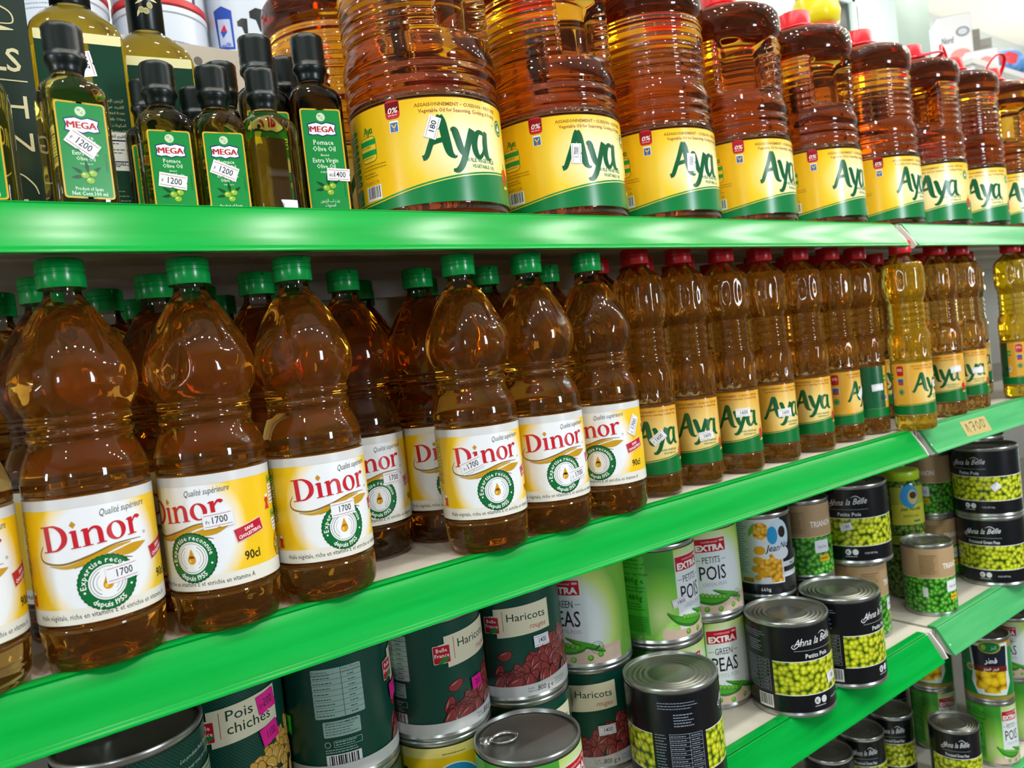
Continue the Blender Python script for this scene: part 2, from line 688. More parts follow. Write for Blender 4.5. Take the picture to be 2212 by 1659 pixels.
def sticker(kind, txt, R, u, v, rot, z0=0.0, dist=0.0, seg=72, w=0.021, h=0.0115, lift=0.00045):
    a = Art()
    a.at(u, v, rot)
    paper, lt, cut = {'white': ('#eef0f6', '#2b2f38', '#c04848'), 'pink': ('#ee1e96', '#5a1040', '#ee1e96'), 'green': ('#1ccc2c', '#0c8018', '#1ccc2c')}[kind]
    n = 7
    pts = [(-w / 2, -h / 2), (-w * .08, -h / 2), (0, -h / 2 + h * .07), (w * .08, -h / 2), (w / 2, -h / 2), (w / 2, -h * .1), (w / 2 - w * .02, 0), (w / 2, h * .1),
           (w / 2, h / 2), (-w / 2, h / 2)]
    a.poly(pts, paper, 0)
    if kind == 'white':
        a.rect(-w / 2 + .001, -h / 2 + h * .13, w / 2 - .001, -h / 2 + h * .16, cut, 1)
        a.rect(-w / 2 + .001, h / 2 - h * .16, w / 2 - .001, h / 2 - h * .13, cut, 1)
    if txt:
        small = txt.split('|')
        if len(small) == 2:
            a.text(small[0], -w * .40, -h * .18, h * .32, lt, 1, res=1, rot=PI / 2 * 0)
        a.text(small[-1], w * .06, -h * .2, h * .62, lt, 1, 'c', width=w * .5, bold=0.008)
    return wrap('price_sticker', a, R, z0, dist, seg, lift)

# ------------------------------------------------------------------ label designs
def serif_logo(a, x, y, xh, rot, h, dot, l):
    """the red serif word with a gold diamond over its i"""
    pen_x = 0.0

    def g(dx):
        c, q = math.cos(rot), math.sin(rot)
        a.at(x + dx * xh * c, y + dx * xh * q, rot, xh)
    g(0)
    a.rect(.17, 0, .47, 1.45, h, l)
    a.rect(-.03, 1.385, .62, 1.45, h, l)
    a.rect(-.03, 0, .62, .065, h, l)
    a.pen([(.45, 1.415, .07), (.82, 1.37, .13), (1.17, 1.08, .27), (1.27, .72, .31), (1.17, .37, .27), (.82, .08, .13), (.45, .033, .07)], h, l)
    g(1.55)
    a.rect(.11, 0, .37, 1.0, h, l)
    a.rect(-.02, 0, .5, .06, h, l)
    a.put([(-.02, .90), (.11, .86), (.11, 1.0)], h, l)
    a.put([(.24, 1.12), (.41, 1.32), (.24, 1.52), (.07, 1.32)], dot, l)
    g(2.14)
    a.rect(.11, 0, .37, 1.0, h, l)
    a.rect(-.02, 0, .5, .06, h, l)
    a.put([(-.02, .90), (.11, .86), (.11, 1.0)], h, l)
    a.pen([(.34, .72, .07), (.5, .91, .12), (.7, .97, .15), (.88, .85, .22), (.93, .6, .26), (.93, .3, .26), (.93, 0, .26)], h, l)
    a.rect(.68, 0, 1.18, .06, h, l)
    g(3.40)
    n = 24
    for k in range(n):
        p, q = 2 * PI * k / n, 2 * PI * (k + 1) / n

        def o(t):
            return (.5 + .52 * math.cos(t), .5 + .53 * math.sin(t))

        def i(t):
            return (.5 + .25 * math.cos(t) - .03 * math.sin(t), .5 + .45 * math.sin(t))
        a.put([i(p), o(p), o(q), i(q)], h, l)
    g(4.50)
    a.rect(.11, 0, .37, 1.0, h, l)
    a.rect(-.02, 0, .52, .06, h, l)
    a.put([(-.02, .90), (.11, .86), (.11, 1.0)], h, l)
    a.pen([(.34, .68, .07), (.48, .88, .11), (.62, .96, .18), (.76, .92, .22), (.82, .84, .2)], h, l)
    a.at()


def script_logo(a, x, y, k, h, l):
    """the dark green brush-lettered three-letter word"""
    a.at(x, y, 0, k)
    a.pen([(-.02, .02, .20), (.12, .08, .19), (.28, .42, .20), (.48, .88, .20), (.68, 1.36, .24), (.76, 1.5, .22)], h, l)
    a.pen([(.72, 1.5, .24), (.80, 1.30, .30), (.86, .90, .32), (.92, .48, .32), (1.0, .16, .26), (1.16, .02, .12), (1.26, .06, .05)], h, l)
    a.pen([(.26, .46, .10), (.50, .58, .17), (.86, .66, .17)], h, l)
    a.pen([(1.10, .98, .10), (1.24, .98, .26), (1.33, .70, .28), (1.44, .30, .26), (1.56, .10, .18)], h, l)
    a.pen([(1.98, 1.04, .26), (1.90, .86, .26), (1.74, .46, .24), (1.58, .06, .24), (1.42, -.28, .24), (1.24, -.46, .20), (1.06, -.46, .10)], h, l)
    a.pen([(2.50, .94, .14), (2.30, .98, .17), (2.12, .80, .24), (2.03, .45, .26), (2.10, .14, .24), (2.26, .06, .16), (2.44, .26, .12), (2.54, .60, .10)], h, l)
    a.pen([(2.66, 1.02, .16), (2.60, .86, .24), (2.56, .50, .26), (2.60, .16, .24), (2.74, .02, .12), (2.86, .06, .05)], h, l)
    a.at()


def art_dinor():
    R, H = 0.0404, 0.0835
    a = Art()
    base_sheet(a, R, H, P_DINOR)
    half = PI * R
    a.rect(-half, .0765, half, H, '#d9dadb', 1)
    a.rect(-half, 0, half, .0105, '#e9e6dc', 1)
    a.text('Huile végétale, riche en vitamine E et enrichie en vitamine A', .002, .0036, .0052, '#2c2a28', 2, 'c', width=.092, bold=.004, res=1)
    a.text('Qualité supérieure', .004, .0688, .0066, '#5c5a58', 2, 'l', width=.032, shear=.35, rot=.05)
    serif_logo(a, -.0325, .0490, .0119, .055, '#c81e2c', '#c8901c', 3)
    a.ring(.0335, .0515, .0007, .0010, '#555555', 3, n=10)
    gold, dk = '#c8981e', '#8a6a1e'
    a.pen([(-.0335, .0535, .0004), (-.0365, .0475, .0008), (-.0330, .0425, .0012), (-.020, .0405, .0014), (-.004, .0440, .0014), (.012, .0485, .0011), (.030, .0485, .0004)], dk, 2)
    a.pen([(-.030, .0400, .0004), (-.018, .0383, .0024), (-.004, .0415, .0034), (.010, .0462, .0026), (.022, .0475, .0006)], gold, 2)
    a.pen([(-.012, .0385, .0004), (.002, .0412, .0010), (.014, .0420, .0050), (.024, .0432, .0062), (.0335, .0450, .0006)], gold, 2)
    a.pen([(-.014, .0372, .0004), (.000, .0396, .0008), (.014, .0388, .0010), (.022, .0368, .0004)], dk, 2)
    cx, cy_ = .0045, .0245
    a.ell(cx, cy_, .0182, .0182, '#0d6b34', 3, n=44)
    a.ring(cx, cy_, .0176, .0184, '#0d6b34', 3, n=72, scallop=.0003)
    a.ell(cx, cy_, .0118, .0118, '#f2f4f6', 4, n=36)
    a.arc_text('Expertise reconnue', cx, cy_, .0132, math.radians(98), .0052, '#f2f6f0', 4)
    a.arc_text('depuis 1955', cx, cy_, .0166, math.radians(-90), .0052, '#f2f6f0', 4, flip=True)
    for s in (-1, 1):
        a.ell(cx + s * .0143, cy_ - .0048, .0008, .0008, '#f2f6f0', 4, n=8)
    a.ring(cx, cy_, .0104, .0108, '#8a8c90', 5, n=36)
    a.ring(cx, cy_, .0086, .0091, '#8a8c90', 5, a0=120, a1=240, n=14)
    a.ring(cx, cy_, .0086, .0091, '#8a8c90', 5, a0=-60, a1=60, n=14)
    a.ring(cx, cy_, .0066, .0069, '#a8aaac', 5, a0=130, a1=230, n=12)
    a.ring(cx, cy_, .0066, .0069, '#a8aaac', 5, a0=-50, a1=50, n=12)
    a.ell(cx, cy_ - .0016, .0031, .0032, '#d8980c', 5, n=16)
    a.put([(cx - .0028, cy_ - .0004), (cx + .0028, cy_ - .0004), (cx + .0004, cy_ + .0062), (cx - .0002, cy_ + .0062)], '#d8980c', 5)
    a.ell(cx - .0012, cy_ - .0022, .0009, .0014, '#f4c84c', 6, n=10)
    # red flash and volume
    a.at(.0480, .0380, .23)
    a.rect(-.0118, -.0052, .0118, .0052, '#e9d8d8', 3)
    a.rect(-.0113, -.0047, .0113, .0047, '#c01830', 4)
    a.text('SANS', 0, .0006, .0036, '#ffffff', 5, 'c', width=.0075, bold=.02, res=1)
    a.text('CHOLESTEROL', 0, -.0034, .0036, '#ffffff', 5, 'c', width=.0195, bold=.02, res=1)
    a.at()
    a.text('90cl', .0420, .0165, .0092, '#201c18', 3, 'l', width=.0125, bold=.012, rot=.03)
    # side panels
    for s, y1, n, hd, t in ((1, .0735, 5, '#8fb43a', 'Le saviez-vous ?'), (1, .0470, 3, '#8fb43a', 'Service Consommateurs')):
        x0 = .0735
        a.rrect(x0, y1 - .0062, x0 + .026, y1, .0012, hd, 3)
        a.text(t, x0 + .002, y1 - .0046, .0044, '#1c3a10', 4, 'l', width=.021, bold=.01, res=1)
        a.rrect(x0, y1 - .0068 - n * .0030, x0 + .026, y1 - .0064, .0008, '#f6f2ea', 3)
        a.lines(x0 + .0015, y1 - .0090, x0 + .0245, n, .0028, '#4a4a48', 4, .0006, seed=n)
    a.ell(.0690, .0560, .0026, .0022, '#d0202c', 3, n=12)
    a.put([(.0660, .0490), (.0720, .0490), (.0705, .0540), (.0675, .0540)], '#d0202c', 3)
    a.ell(.0690, .0592, .0022, .0013, '#f6f2ea', 4, n=12)
    a.ell(.0830, .0195, .0098, .0098, '#6a4a14', 2, n=24)
    a.ell(.0830, .0195, .0088, .0088, '#c89a34', 3, n=24)
    rnd = random.Random(5)
    for k in range(46):
        x, y = rnd.uniform(-.0075, .0075), rnd.uniform(-.0072, .0072)
        if x * x + y * y < .000056:
            t = rnd.uniform(0, PI)
            a.ell(.0830 + x, .0195 + y, .0026, .0006, rnd.choice(('#f2d88c', '#e4b84c', '#a85a20', '#5c7a24', '#f6e8b8')), 4 + k % 3, rot=t, n=8)
    # left side: nutrition pills and chef
    for k in range(7):
        y = .0705 - k * .0062
        a.rrect(-.0655, y, -.0520, y + .0048, .0016, '#7a8a1c' if k else '#8fb43a', 2)
        a.rrect(-.0650, y + .0005, -.0525, y + .0043, .0014, '#e8dc60' if k < 5 else '#f0b040', 3)
        a.lines(-.0640, y + .0020, -.0530, 1, .001, '#4a4a20', 4, .0008, seed=k)
    a.rect(-.0660, .0125, -.0545, .0260, '#f6f2ea', 2)
    a.lines(-.0650, .0245, -.0550, 5, .0026, '#888480', 3, .0006, seed=9)
    a.ell(-.0505, .0185, .0022, .0019, '#d0202c', 3, n=12)
    a.put([(-.0530, .0125), (-.0480, .0125), (-.0490, .0168), (-.0520, .0168)], '#d0202c', 3)
    a.ell(-.0505, .0212, .0020, .0012, '#f6f2ea', 4, n=12)
    return wrap('oil_label', a, R, .0345)


def pepper(a, x, y, k, l):
    a.at(x, y, 0, k)
    a.pen([(.1, 1.75, .10), (.25, 1.35, .14), (.30, 1.05, .2)], '#2c6a20', l + 1)
    a.poly([(.3, 1.1), (-.25, 1.0), (-.55, .55), (-.50, 0), (-.25, -.6), (.1, -.95), (.5, -.65), (.8, 0), (.85, .6), (.65, 1.0)], '#c8241c', l)
    a.pen([(-.2, .8, .06), (-.32, .3, .16), (-.2, -.4, .06)], '#e8705c', l + 1)
    a.pen([(.45, .85, .03), (.5, .2, .1), (.3, -.6, .03)], '#951410', l + 1)
    a.put([(-.3, -1.3), (.9, -1.2), (1.0, -.85), (-.1, -.9)], '#f0c020', l + 1)
    a.at()


def art_jug():
    R, H = 0.0772, 0.097
    a = Art()
    base_sheet(a, R, H, P_JUG, seg=96)
    # green wave along the foot
    top = [(-.2425, .012), (-.16, .010), (-.11, .010), (-.08, .0115), (-.04, .0185), (0, .0255), (.04, .0300), (.08, .0320), (.13, .0325), (.2425, .032)]
    P = crom(top, 3)
    for (x0, y0), (x1, y1) in zip(P[:-1], P[1:]):
        a.put([(x0, 0), (x1, 0), (x1, y1 - .0026), (x0, y0 - .0026)], '#0b7a3e', 1)
        a.put([(x0, y0 - .0016), (x1, y1 - .0016), (x1, y1), (x0, y0)], '#0f8a44', 1)
    script_logo(a, -.036, .0408, .0258, '#075c34', 3)
    a.ring(.0455, .0760, .0008, .0011, '#444444', 3, n=10)
    a.text('HUILE VÉGÉTALE', .0045, .0372, .0052, '#0d7a40', 3, 'l', width=.036, bold=.012, res=1)
    a.text('VEGETABLE OIL', .0115, .0318, .0046, '#0d7a40', 3, 'l', width=.029, bold=.008, res=1)
    a.text('ASSAISONNEMENT • CUISSON • FRITURE', -.0395, .0890, .0046, '#a86a1c', 2, 'l', width=.092, bold=.02, res=1)
    a.text('Vegetable Oil for Seasoning, Cooking & Frying', -.0360, .0832, .0052, '#a03c1c', 2, 'l', width=.086, bold=.008, res=1)
    a.rrect(-.0680, .0815, -.0535, .0990, .0035, '#c01c28', 2)
    a.rect(-.0680, .0880, -.0535, .0968, '#c01c28', 2)
    a.text('0%', -.0608, .0868, .0072, '#ffffff', 3, 'c', width=.0100, bold=.01, shear=.2)
    a.lines(-.0655, .0845, -.0560, 1, .001, '#f0d0d0', 3, .0007)
    a.rect(-.0650, .0688, -.0560, .0796, '#f4f4f0', 2)
    a.rect(-.0643, .0694, -.0567, .0780, '#2a6cb4', 3)
    a.pen([(-.063, .0765, .0010), (-.0605, .0735, .0014), (-.058, .0765, .0010)], '#f0c030', 4)
    a.put([(-.0618, .0700), (-.0592, .0700), (-.0605, .0735)], '#e06a28', 4)
    # seal at the right
    a.ell(.0585, .0760, .0072, .0080, '#0b7a3e', 2, n=24)
    a.ring(.0585, .0760, .0056, .0062, '#eef4d8', 3, n=24)
    a.put([(.0550, .0735), (.0620, .0735), (.0585, .0800)], '#eef4d8', 3)
    # small logo with striped box
    script_logo(a, -.0985, .0742, .0046, '#0d7a34', 3)
    a.rrect(-.1050, .0480, -.0830, .0720, .0050, '#0d5a2c', 2)
    a.rrect(-.1045, .0485, -.0835, .0715, .0046, '#f4cf3c', 3)
    a.rect(-.1050, .0640, -.0830, .0690, '#1c9c48', 4)
    a.rect(-.1050, .0540, -.0830, .0590, '#1c9c48', 4)
    a.lines(-.1035, .0620, -.0845, 1, .001, '#7a6a20', 4, .0007, seed=2)
    a.lines(-.1035, .0518, -.0855, 1, .001, '#7a6a20', 4, .0007, seed=3)
    a.lines(-.1040, .0440, -.0710, 2, .0030, '#98741c', 3, .0008, seed=4)
    a.lines(-.1040, .0370, -.0840, 2, .0028, '#98741c', 3, .0008, seed=5)
    a.text('S.A.R.C.I SA', -.1010, .0275, .0044, '#a86a1c', 3, 'l', width=.017, res=1)
    a.ring(-.1032, .0292, .0012, .0015, '#a86a1c', 3, n=12)
    a.barcode(-.1030, .0118, -.0820, .0255, 3)
    # column of green pills
    for k in range(9):
        y = .0785 - k * .0060
        a.rrect(-.1290, y, -.1110, y + .0044, .0020, '#128a40', 2)
        a.lines(-.1275, y + .0019, -.1130, 1, .001, '#d8ecb8', 3, .0007, seed=20 + k)
    a.rrect(-.1290, .0110, -.1110, .0265, .0016, '#128a40', 2)
    a.lines(-.1280, .0240, -.1120, 4, .0030, '#9ccf8c', 3, .0006, seed=31)
    pepper(a, .0610, .0270, .0085, 3)
    return wrap('jug_label', a, R, .0155, seg=96)


def art_aya():
    R, H = 0.0289, 0.077
    a = Art()
    base_sheet(a, R, H, P_AYA)
    half = PI * R
    P = crom([(-.05, .0150), (-.03, .0152), (-.01, .0165), (.012, .0195), (.03, .0225), (.05, .0235)], 3)
    for (x0, y0), (x1, y1) in zip(P[:-1], P[1:]):
        a.put([(x0, 0), (x1, 0), (x1, y1 - .0018), (x0, y0 - .0018)], '#0a7032', 1)
        a.put([(x0, y0 - .0011), (x1, y1 - .0011), (x1, y1), (x0, y0)], '#0c7a38', 1)
    a.rect(-half, 0, -.05, .0132, '#0a7032', 1)
    a.rect(.05, 0, half, .0217, '#0a7032', 1)
    script_logo(a, -.0268, .0335, .0186, '#075c2c', 3)
    a.text('HUILE VÉGÉTALE', .0015, .0262, .0032, '#0d7a40', 3, 'l', width=.021, bold=.012, res=1)
    a.text('VEGETABLE OIL', .0040, .0226, .0028, '#0d7a40', 3, 'l', width=.017, bold=.01, res=1)
    a.text('ASSAISONNEMENT • CUISSON • FRITURE', -.0265, .0712, .0030, '#a86a1c', 2, 'l', width=.056, bold=.02, res=1)
    a.text('Vegetable Oil for Seasoning, Cooking & Frying', -.0240, .0674, .0034, '#a04c1c', 2, 'l', width=.052, bold=.006, res=1)
    pepper(a, .0310, .0215, .0066, 3)
    # left side: red tab, icons, stripes, barcode
    a.rrect(-.0480, .0585, -.0375, .0735, .0024, '#c01c28', 2)
    a.text('0%', -.0428, .0655, .0058, '#f8e0d8', 3, 'c', width=.0075, bold=.01)
    a.rect(-.0475, .0440, -.0380, .0545, '#e8d8b0', 2)
    a.rect(-.0470, .0490, -.0385, .0540, '#2a5a9c', 3)
    a.rect(-.0470, .0444, -.0385, .0490, '#b03c34', 3)
    a.ell(-.0428, .0340, .0042, .0044, '#0b7a3e', 2, n=18)
    a.ring(-.0428, .0340, .0026, .0030, '#e8f0d0', 3, n=16)
    a.rect(-.0720, .0590, -.0560, .0625, '#1c9c48', 2)
    a.rect(-.0720, .0530, -.0560, .0565, '#1c9c48', 2)
    a.lines(-.0720, .0490, -.0560, 4, .0030, '#98641c', 2, .0007, seed=12)
    a.barcode(-.0720, .0240, -.0570, .0330, 2)
    # back panel: green with golden curve and vegetables
    for s in (-1, 1):
        for x0, x1 in ((.062, .0755), (.0755, half)):
            a.rect(min(s * x0, s * x1), .0135, max(s * x0, s * x1), H, '#0b5c34', 2)
    a.at()
    a.pen([(.066, .071, .001), (.078, .058, .0022), (.080, .044, .0024), (.069, .034, .001)], '#d8a840', 3)
    a.pen([(.0660, .0250, .002), (.0720, .0300, .006), (.0790, .0350, .005), (.084, .041, .002)], '#241438', 4)
    a.pen([(.070, .0180, .002), (.078, .0215, .005), (.086, .0240, .003)], '#c83020', 4)
    a.text('AYA', .0740, .0690, .004, '#a8d8b0', 3, 'c', width=.009, res=1)
    return wrap('oil_label', a, R, .0262)


def art_mega(w, h, dist, z0):
    """green upright label with golden border, for the small square olive-oil bottles"""
    a = Art()
    k = w / .033
    a.rrect(-w / 2, 0, w / 2, h, .0022 * k, '#d8ae34', 0)
    a.rrect(-w / 2 + .0012 * k, .0012 * k, w / 2 - .0012 * k, h - .0012 * k, .0016 * k, '#148a3e', 1)
    a.ell(0, h - .0068 * k, .0035 * k, .0035 * k, '#cfe0c0', 2, n=20)
    a.text('N', -.0003 * k, h - .0066 * k, .0026 * k, '#2a5a3c', 3, 'r', res=1)
    a.text('C', .0000 * k, h - .0086 * k, .0026 * k, '#2a5a3c', 3, 'l', res=1)
    s_ = .80 if h < .08 else 1.0
    y = h - .0168 * k

    def badge(s, hcol, l):
        q = [(-.0118, .0042), (-.0085, .0052), (-.0045, .0062), (0, .0046), (.0045, .0062), (.0085, .0052), (.0118, .0042), (.0106, 0), (.0118, -.0042),
             (.0085, -.0052), (.0040, -.0046), (0, -.0062), (-.0040, -.0046), (-.0085, -.0052), (-.0118, -.0042), (-.0106, 0)]
        a.poly([(px * k * s, y + py * k * (s + (s - 1))) for px, py in q], hcol, l)
    badge(1.0, '#1c3a70', 2)
    badge(.92, '#eef2f4', 3)
    for q in range(3):
        a.text('MEGA', (q - 1) * .00028 * k, y - .0022 * k, .0068 * k, '#c01c2c', 4 + .25 * q, 'c', width=.0190 * k)
    yy = y - .0098 * k - .0027 * k * (s_ > .9)
    for t, wd, sz, dy in (('Pomace', .0150, .0058, .0052), ('Olive Oil', .0170, .0058, .0040), ('Blended', .0060, .0024, .0052), ('Extra Virgin', .0190, .0052, .0047), ('Olive Oil', .0140, .0050, .0036), ('Acidity Below 1%', .0095, .0020, .003)):
        a.text(t, 0, yy, sz * k * s_, '#dcefdc', 2, 'c', width=wd * k * (s_ + .08), bold=.012, res=1)
        yy -= dy * k * s_
    ox, oy = 0, yy - (.0085 * k if s_ > .9 else .0045 * k)
    for px, py, t, L in ((-.0055, .002, 2.6, .010), (-.0065, -.0022, 3.3, .009), (0, .0052, 1.7, .009), (.0062, .0036, .6, .007)):
        c, q = math.cos(t) * L * k / 2, math.sin(t) * L * k / 2
        a.pen([(ox + px * k - c, oy + py * k - q, .0002), (ox + px * k, oy + py * k, .0026 * k), (ox + px * k + c, oy + py * k + q, .0002)], '#0a4a20', 2, 4)
    for px, py in ((-.0018, -.0008), (.0034, .0008), (.0012, -.0044)):
        a.ell(ox + px * k, oy + py * k, .0030 * k, .0026 * k, '#5c8a1c', 3, n=14)
        a.ell(ox + px * k, oy + py * k, .0026 * k, .0022 * k, '#8cb83c', 4, n=14)
        a.ell(ox + (px - .0008) * k, oy + (py + .0006) * k, .0009 * k, .0008 * k, '#d0e07c', 5, n=8)
    ay = oy - (.0125 * k if s_ > .9 else .0092 * k)
    for t, wd in (('ﻥﻮﺘﻳﺰﻟﺍ ﺐﻟ ﺖﻳﺯ', .0155), ('ﺕﺎﻳﻮﺘﺤﻤﻟﺍ', .0085), ('ﺭﺮﻜﻣ ﻥﻮﺘﻳﺰﻟﺍ ﺐﻟ ﺖﻳﺯ', .0200), ('ﺯﺎﺘﻤﻣ ﺮﻜﺑ ﻥﻮﺘﻳﺯ ﺖﻳﺯ ﻊﻣ', .0215)):
        if ay > .0085 * k:
            a.text(t, 0, ay, .0036 * k * s_, '#dcefdc', 2, 'c', width=wd * k, res=1)
            ay -= .0036 * k * s_
    a.text('Product of Spain', 0, .0058 * k, .0034 * k, '#dcefdc', 2, 'c', width=.0180 * k, bold=.012, res=1)
    a.text('Net Cont.100 ml' if h < .08 else 'Net Cont.250 ml', 0, .0022 * k, .0038 * k, '#dcefdc', 2, 'c', width=.0230 * k, bold=.015, res=1)
    a.text('Acidity Below 1%', w / 2 - .0028 * k, .020 * k, .0018 * k, '#0a4a20', 2, 'l', rot=PI / 2, res=1)
    return wrap('olive_oil_label', a, None, z0, dist)


def art_bigolive(dist, z0):
    a = Art()
    w, h = .064, .166
    a.rrect(-w / 2, 0, w / 2, h, .0015, '#0c3a28', 0)
    a.rrect(-w / 2, h - .0085, w / 2, h, .0012, '#e8e0a8', 1)
    a.ring(-.002, h - .030, .0075, .0080, '#a89c5c', 1, n=30)
    a.ring(-.002, h - .030, .0060, .0062, '#a89c5c', 1, n=30)
    a.pen([(-.002, h - .036, .0006), (-.002, h - .030, .0010), (-.002, h - .026, .0030), (-.002, h - .0235, .0004)], '#a89c5c', 1)
    a.text('ani', .002, h - .048, .009, '#e8e4c8', 2, 'c', width=.016, bold=.02)
    for k, (t, wd) in enumerate((('ﺕﺮﺼﻋ ﺔﻴﻧﺎﺒﺳﻹﺍ ﻥﻮﺘﻳﺰﻟﺍ', .026), ('ﻲﺗﺮﻳ ﻦﻣ ﺪﻳﺮﻔﻟﺍ', .020), ('been extracted from', .026), ('finest Spanish Olive', .026), ('ﻥﻮﺘﻳﺰﻟﺍ ﺖﻳﺯ ﻊﻣ ﺕﺎﻧﻮﻜﻤﻟﺍ', .030), ('Blends of Sunflower Oil', .028), ('and Extra Virgin Olive Oil', .031))):
        a.text(t, .028, h - .056 - k * .0052, .0036, '#b8b48c', 2, 'r', width=wd, res=1)
    a.rect(-.006, .052, .0285, .0845, '#e4e6e2', 1)
    a.text('ﺔﻴﺋﺍﺬﻐﻟﺍ ﻢﻴﻘﻟﺍ', .027, .0800, .0040, '#1c2430', 2, 'r', width=.018, bold=.01, res=1)
    a.rect(-.005, .0768, .0275, .0780, '#1c2c50', 2)
    a.rect(-.005, .0590, .0275, .0600, '#1c2c50', 2)
    a.lines(-.004, .0745, .0270, 8, .0026, '#3a404c', 2, .0007, seed=44, ragged=.5)
    a.lines(-.004, .0575, .0270, 2, .0024, '#3a404c', 2, .0007, seed=45)
    a.lines(.0, .046, .028, 6, .0040, '#8c9470', 1, .0008, seed=46, ragged=.5)
    a.barcode(.010, .002, .028, .012, 1)
    return wrap('olive_oil_label', a, None, z0, dist)


def bean(a, x, y, k, t, l, c):
    c0, c1, c2 = c
    a.at(x, y, t, k)
    body = [(math.cos(q) * 1.0, math.sin(q) * .56 + .16 * math.cos(q) ** 2) for q in [2 * PI * i / 14 for i in range(14)]]
    a.put([(p * 1.10, q * 1.15) for p, q in body], c0, l)
    a.put(body, c1, l + .04)
    P = crom([(-.55, .34, .02), (-.1, .38, .16), (.5, .38, .02)], 3)
    a.put([(x, y - w / 2) for x, y, w in P] + [(x, y + w / 2) for x, y, w in reversed(P)], c2, l + .08)
    a.at()


RBEAN = ('#45141a', '#8f3a38', '#bf827a')
CHICK = ('#7a5014', '#d8a850', '#f2d898')


def art_belle(kind):
    R, H = 0.0523, 0.1075
    a = Art()
    base_sheet(a, R, H, P_DOTS)
    half = PI * R
    rnd = random.Random(11)
    # heap of beans
    pts = []
    for k in range(95):
        u = rnd.uniform(-.030, .085)
        top = .018 + .040 * max(0.0, min(1.0, (u + .022) / .055))
        if u > .062:
            top *= 1 - (u - .062) / .06
        v = .014 + (top - .014) * rnd.random()
        pts.append((v, u))
    pts.sort(reverse=True)
    for i, (v, u) in enumerate(pts):
        if kind == 'beans':
            bean(a, u, v, rnd.uniform(.0072, .0092), rnd.uniform(.4, 2.2), 2 + .14 * i, RBEAN)
        else:
            bean(a, u, v, rnd.uniform(.0066, .0078), rnd.uniform(0, PI), 2 + .14 * i, CHICK)
    L = 16
    if kind == 'beans':
        bean(a, -.0210, .0440, .0082, .35, 3, RBEAN)
        bean(a, -.0290, .0270, .0080, 1.1, 3, RBEAN)
        a.poly([(-half, 0), (half, 0), (half, .012), (.045, .0165), (.01, .0125), (-.03, .0110), (-half, .012)], '#cfcfcb', L)
        a.text('Poids', .0000, .0070, .0030, '#44504c', L + 1, res=1)
        a.text('Net total', .0000, .0040, .0030, '#44504c', L + 1, res=1)
        a.text('800 g e', .0105, .0040, .0078, '#2c302e', L + 1, width=.019, bold=.005)
        a.lines(.032, .0095, .052, 3, .0026, '#6c7470', L + 1, .0007, seed=50)
    else:
        a.rect(-half, 0, half, .004, '#0a4a3a', L)
    # cream panel with the red badge
    a.poly([(-.0270, .0640), (.0330, .0680), (.0330, .0990), (-.0290, .0950), (-.0290, .0880), (-.0350, .0875), (-.0350, .0690), (-.0270, .0690)], '#e6dfc0', L)
    a.rrect(-.0410, .0690, -.0235, .0870, .0012, '#e4d8d0', L + 1)
    a.rrect(-.0404, .0696, -.0241, .0864, .0010, '#c01c2c', L + 2)
    a.text('Belle', -.0322, .0805, .0054, '#f6ecec', L + 3, 'c', width=.0110, bold=.012, res=1)
    a.text('France', -.0322, .0752, .0054, '#f6ecec', L + 3, 'c', width=.0145, bold=.012, res=1)
    a.pen([(-.0365, .0690, .0004), (-.0325, .0710, .0040), (-.0275, .0738, .0036), (-.0245, .0742, .0004)], '#1c8a3c', L + 3)
    a.rect(-.0195, .0710, -.0190, .0930, '#a83c34', L + 1)
    if kind == 'beans':
        a.text('Haricots', -.0150, .0815, .0115, '#1c4034', L + 1, width=.0430, bold=.004)
        a.text('rouges', .0085, .0715, .0080, '#b8342c', L + 1, width=.0185, shear=.45)
    else:
        a.text('Pois', -.0140, .0845, .0125, '#1c4034', L + 1, width=.0225, bold=.004)
        a.text('chiches', -.0140, .0730, .0125, '#1c4034', L + 1, width=.0390, bold=.004)
    # other side: cursive lines over a pale panel
    a.text('Les produits Belle France ont été', .0880, .0930, .0042, '#cfe0d4', L, width=.0480, shear=.5, rot=.05, res=1)
    a.text('pour vous par notre équipe', .0940, .0855, .0042, '#cfe0d4', L, width=.0400, shear=.5, rot=.05, res=1)
    a.rrect(.0900, .0150, .1400, .0790, .0010, '#a9bc9c', L)
    a.lines(.0920, .0750, .1380, 12, .0048, '#4c5c50', L + 1, .0011, seed=66, ragged=.4)
    # information side
    x0 = -.1130
    a.rrect(x0, .0540, x0 + .0460, .0990, .0015, '#9cbab0', 1)
    for k in range(1, 9):
        a.rect(x0, .0990 - k * .0050, x0 + .0460, .0990 - k * .0050 + .0003, '#2c5048', 2)
    a.rect(x0 + .0270, .0540, x0 + .0274, .0990, '#2c5048', 2)
    a.text('Déclaration', x0 + .001, .0955, .0030, '#24443c', 2, res=1)
    a.text('nutritionnelle', x0 + .001, .0928, .0030, '#24443c', 2, res=1)
    a.text('Pour 100 g de', x0 + .0285, .0962, .0028, '#24443c', 2, res=1)
    a.text('produit égoutté', x0 + .0285, .0934, .0026, '#24443c', 2, res=1)
    a.lines(x0 + .0015, .0905, x0 + .020, 8, .0049, '#3c5c54', 2, .0009, seed=61)
    a.lines(x0 + .033, .0905, x0 + .041, 8, .0049, '#3c5c54', 2, .0009, seed=62)
    a.rrect(x0 + .006, .0365, x0 + .0400, .0510, .0012, '#9cbab0', 1)
    a.text('SERVICE CONSOMMATEURS', x0 + .0080, .0482, .0024, '#24443c', 2, width=.030, bold=.02, res=1)
    a.lines(x0 + .008, .0462, x0 + .038, 4, .0025, '#4c6c64', 2, .0008, seed=63)
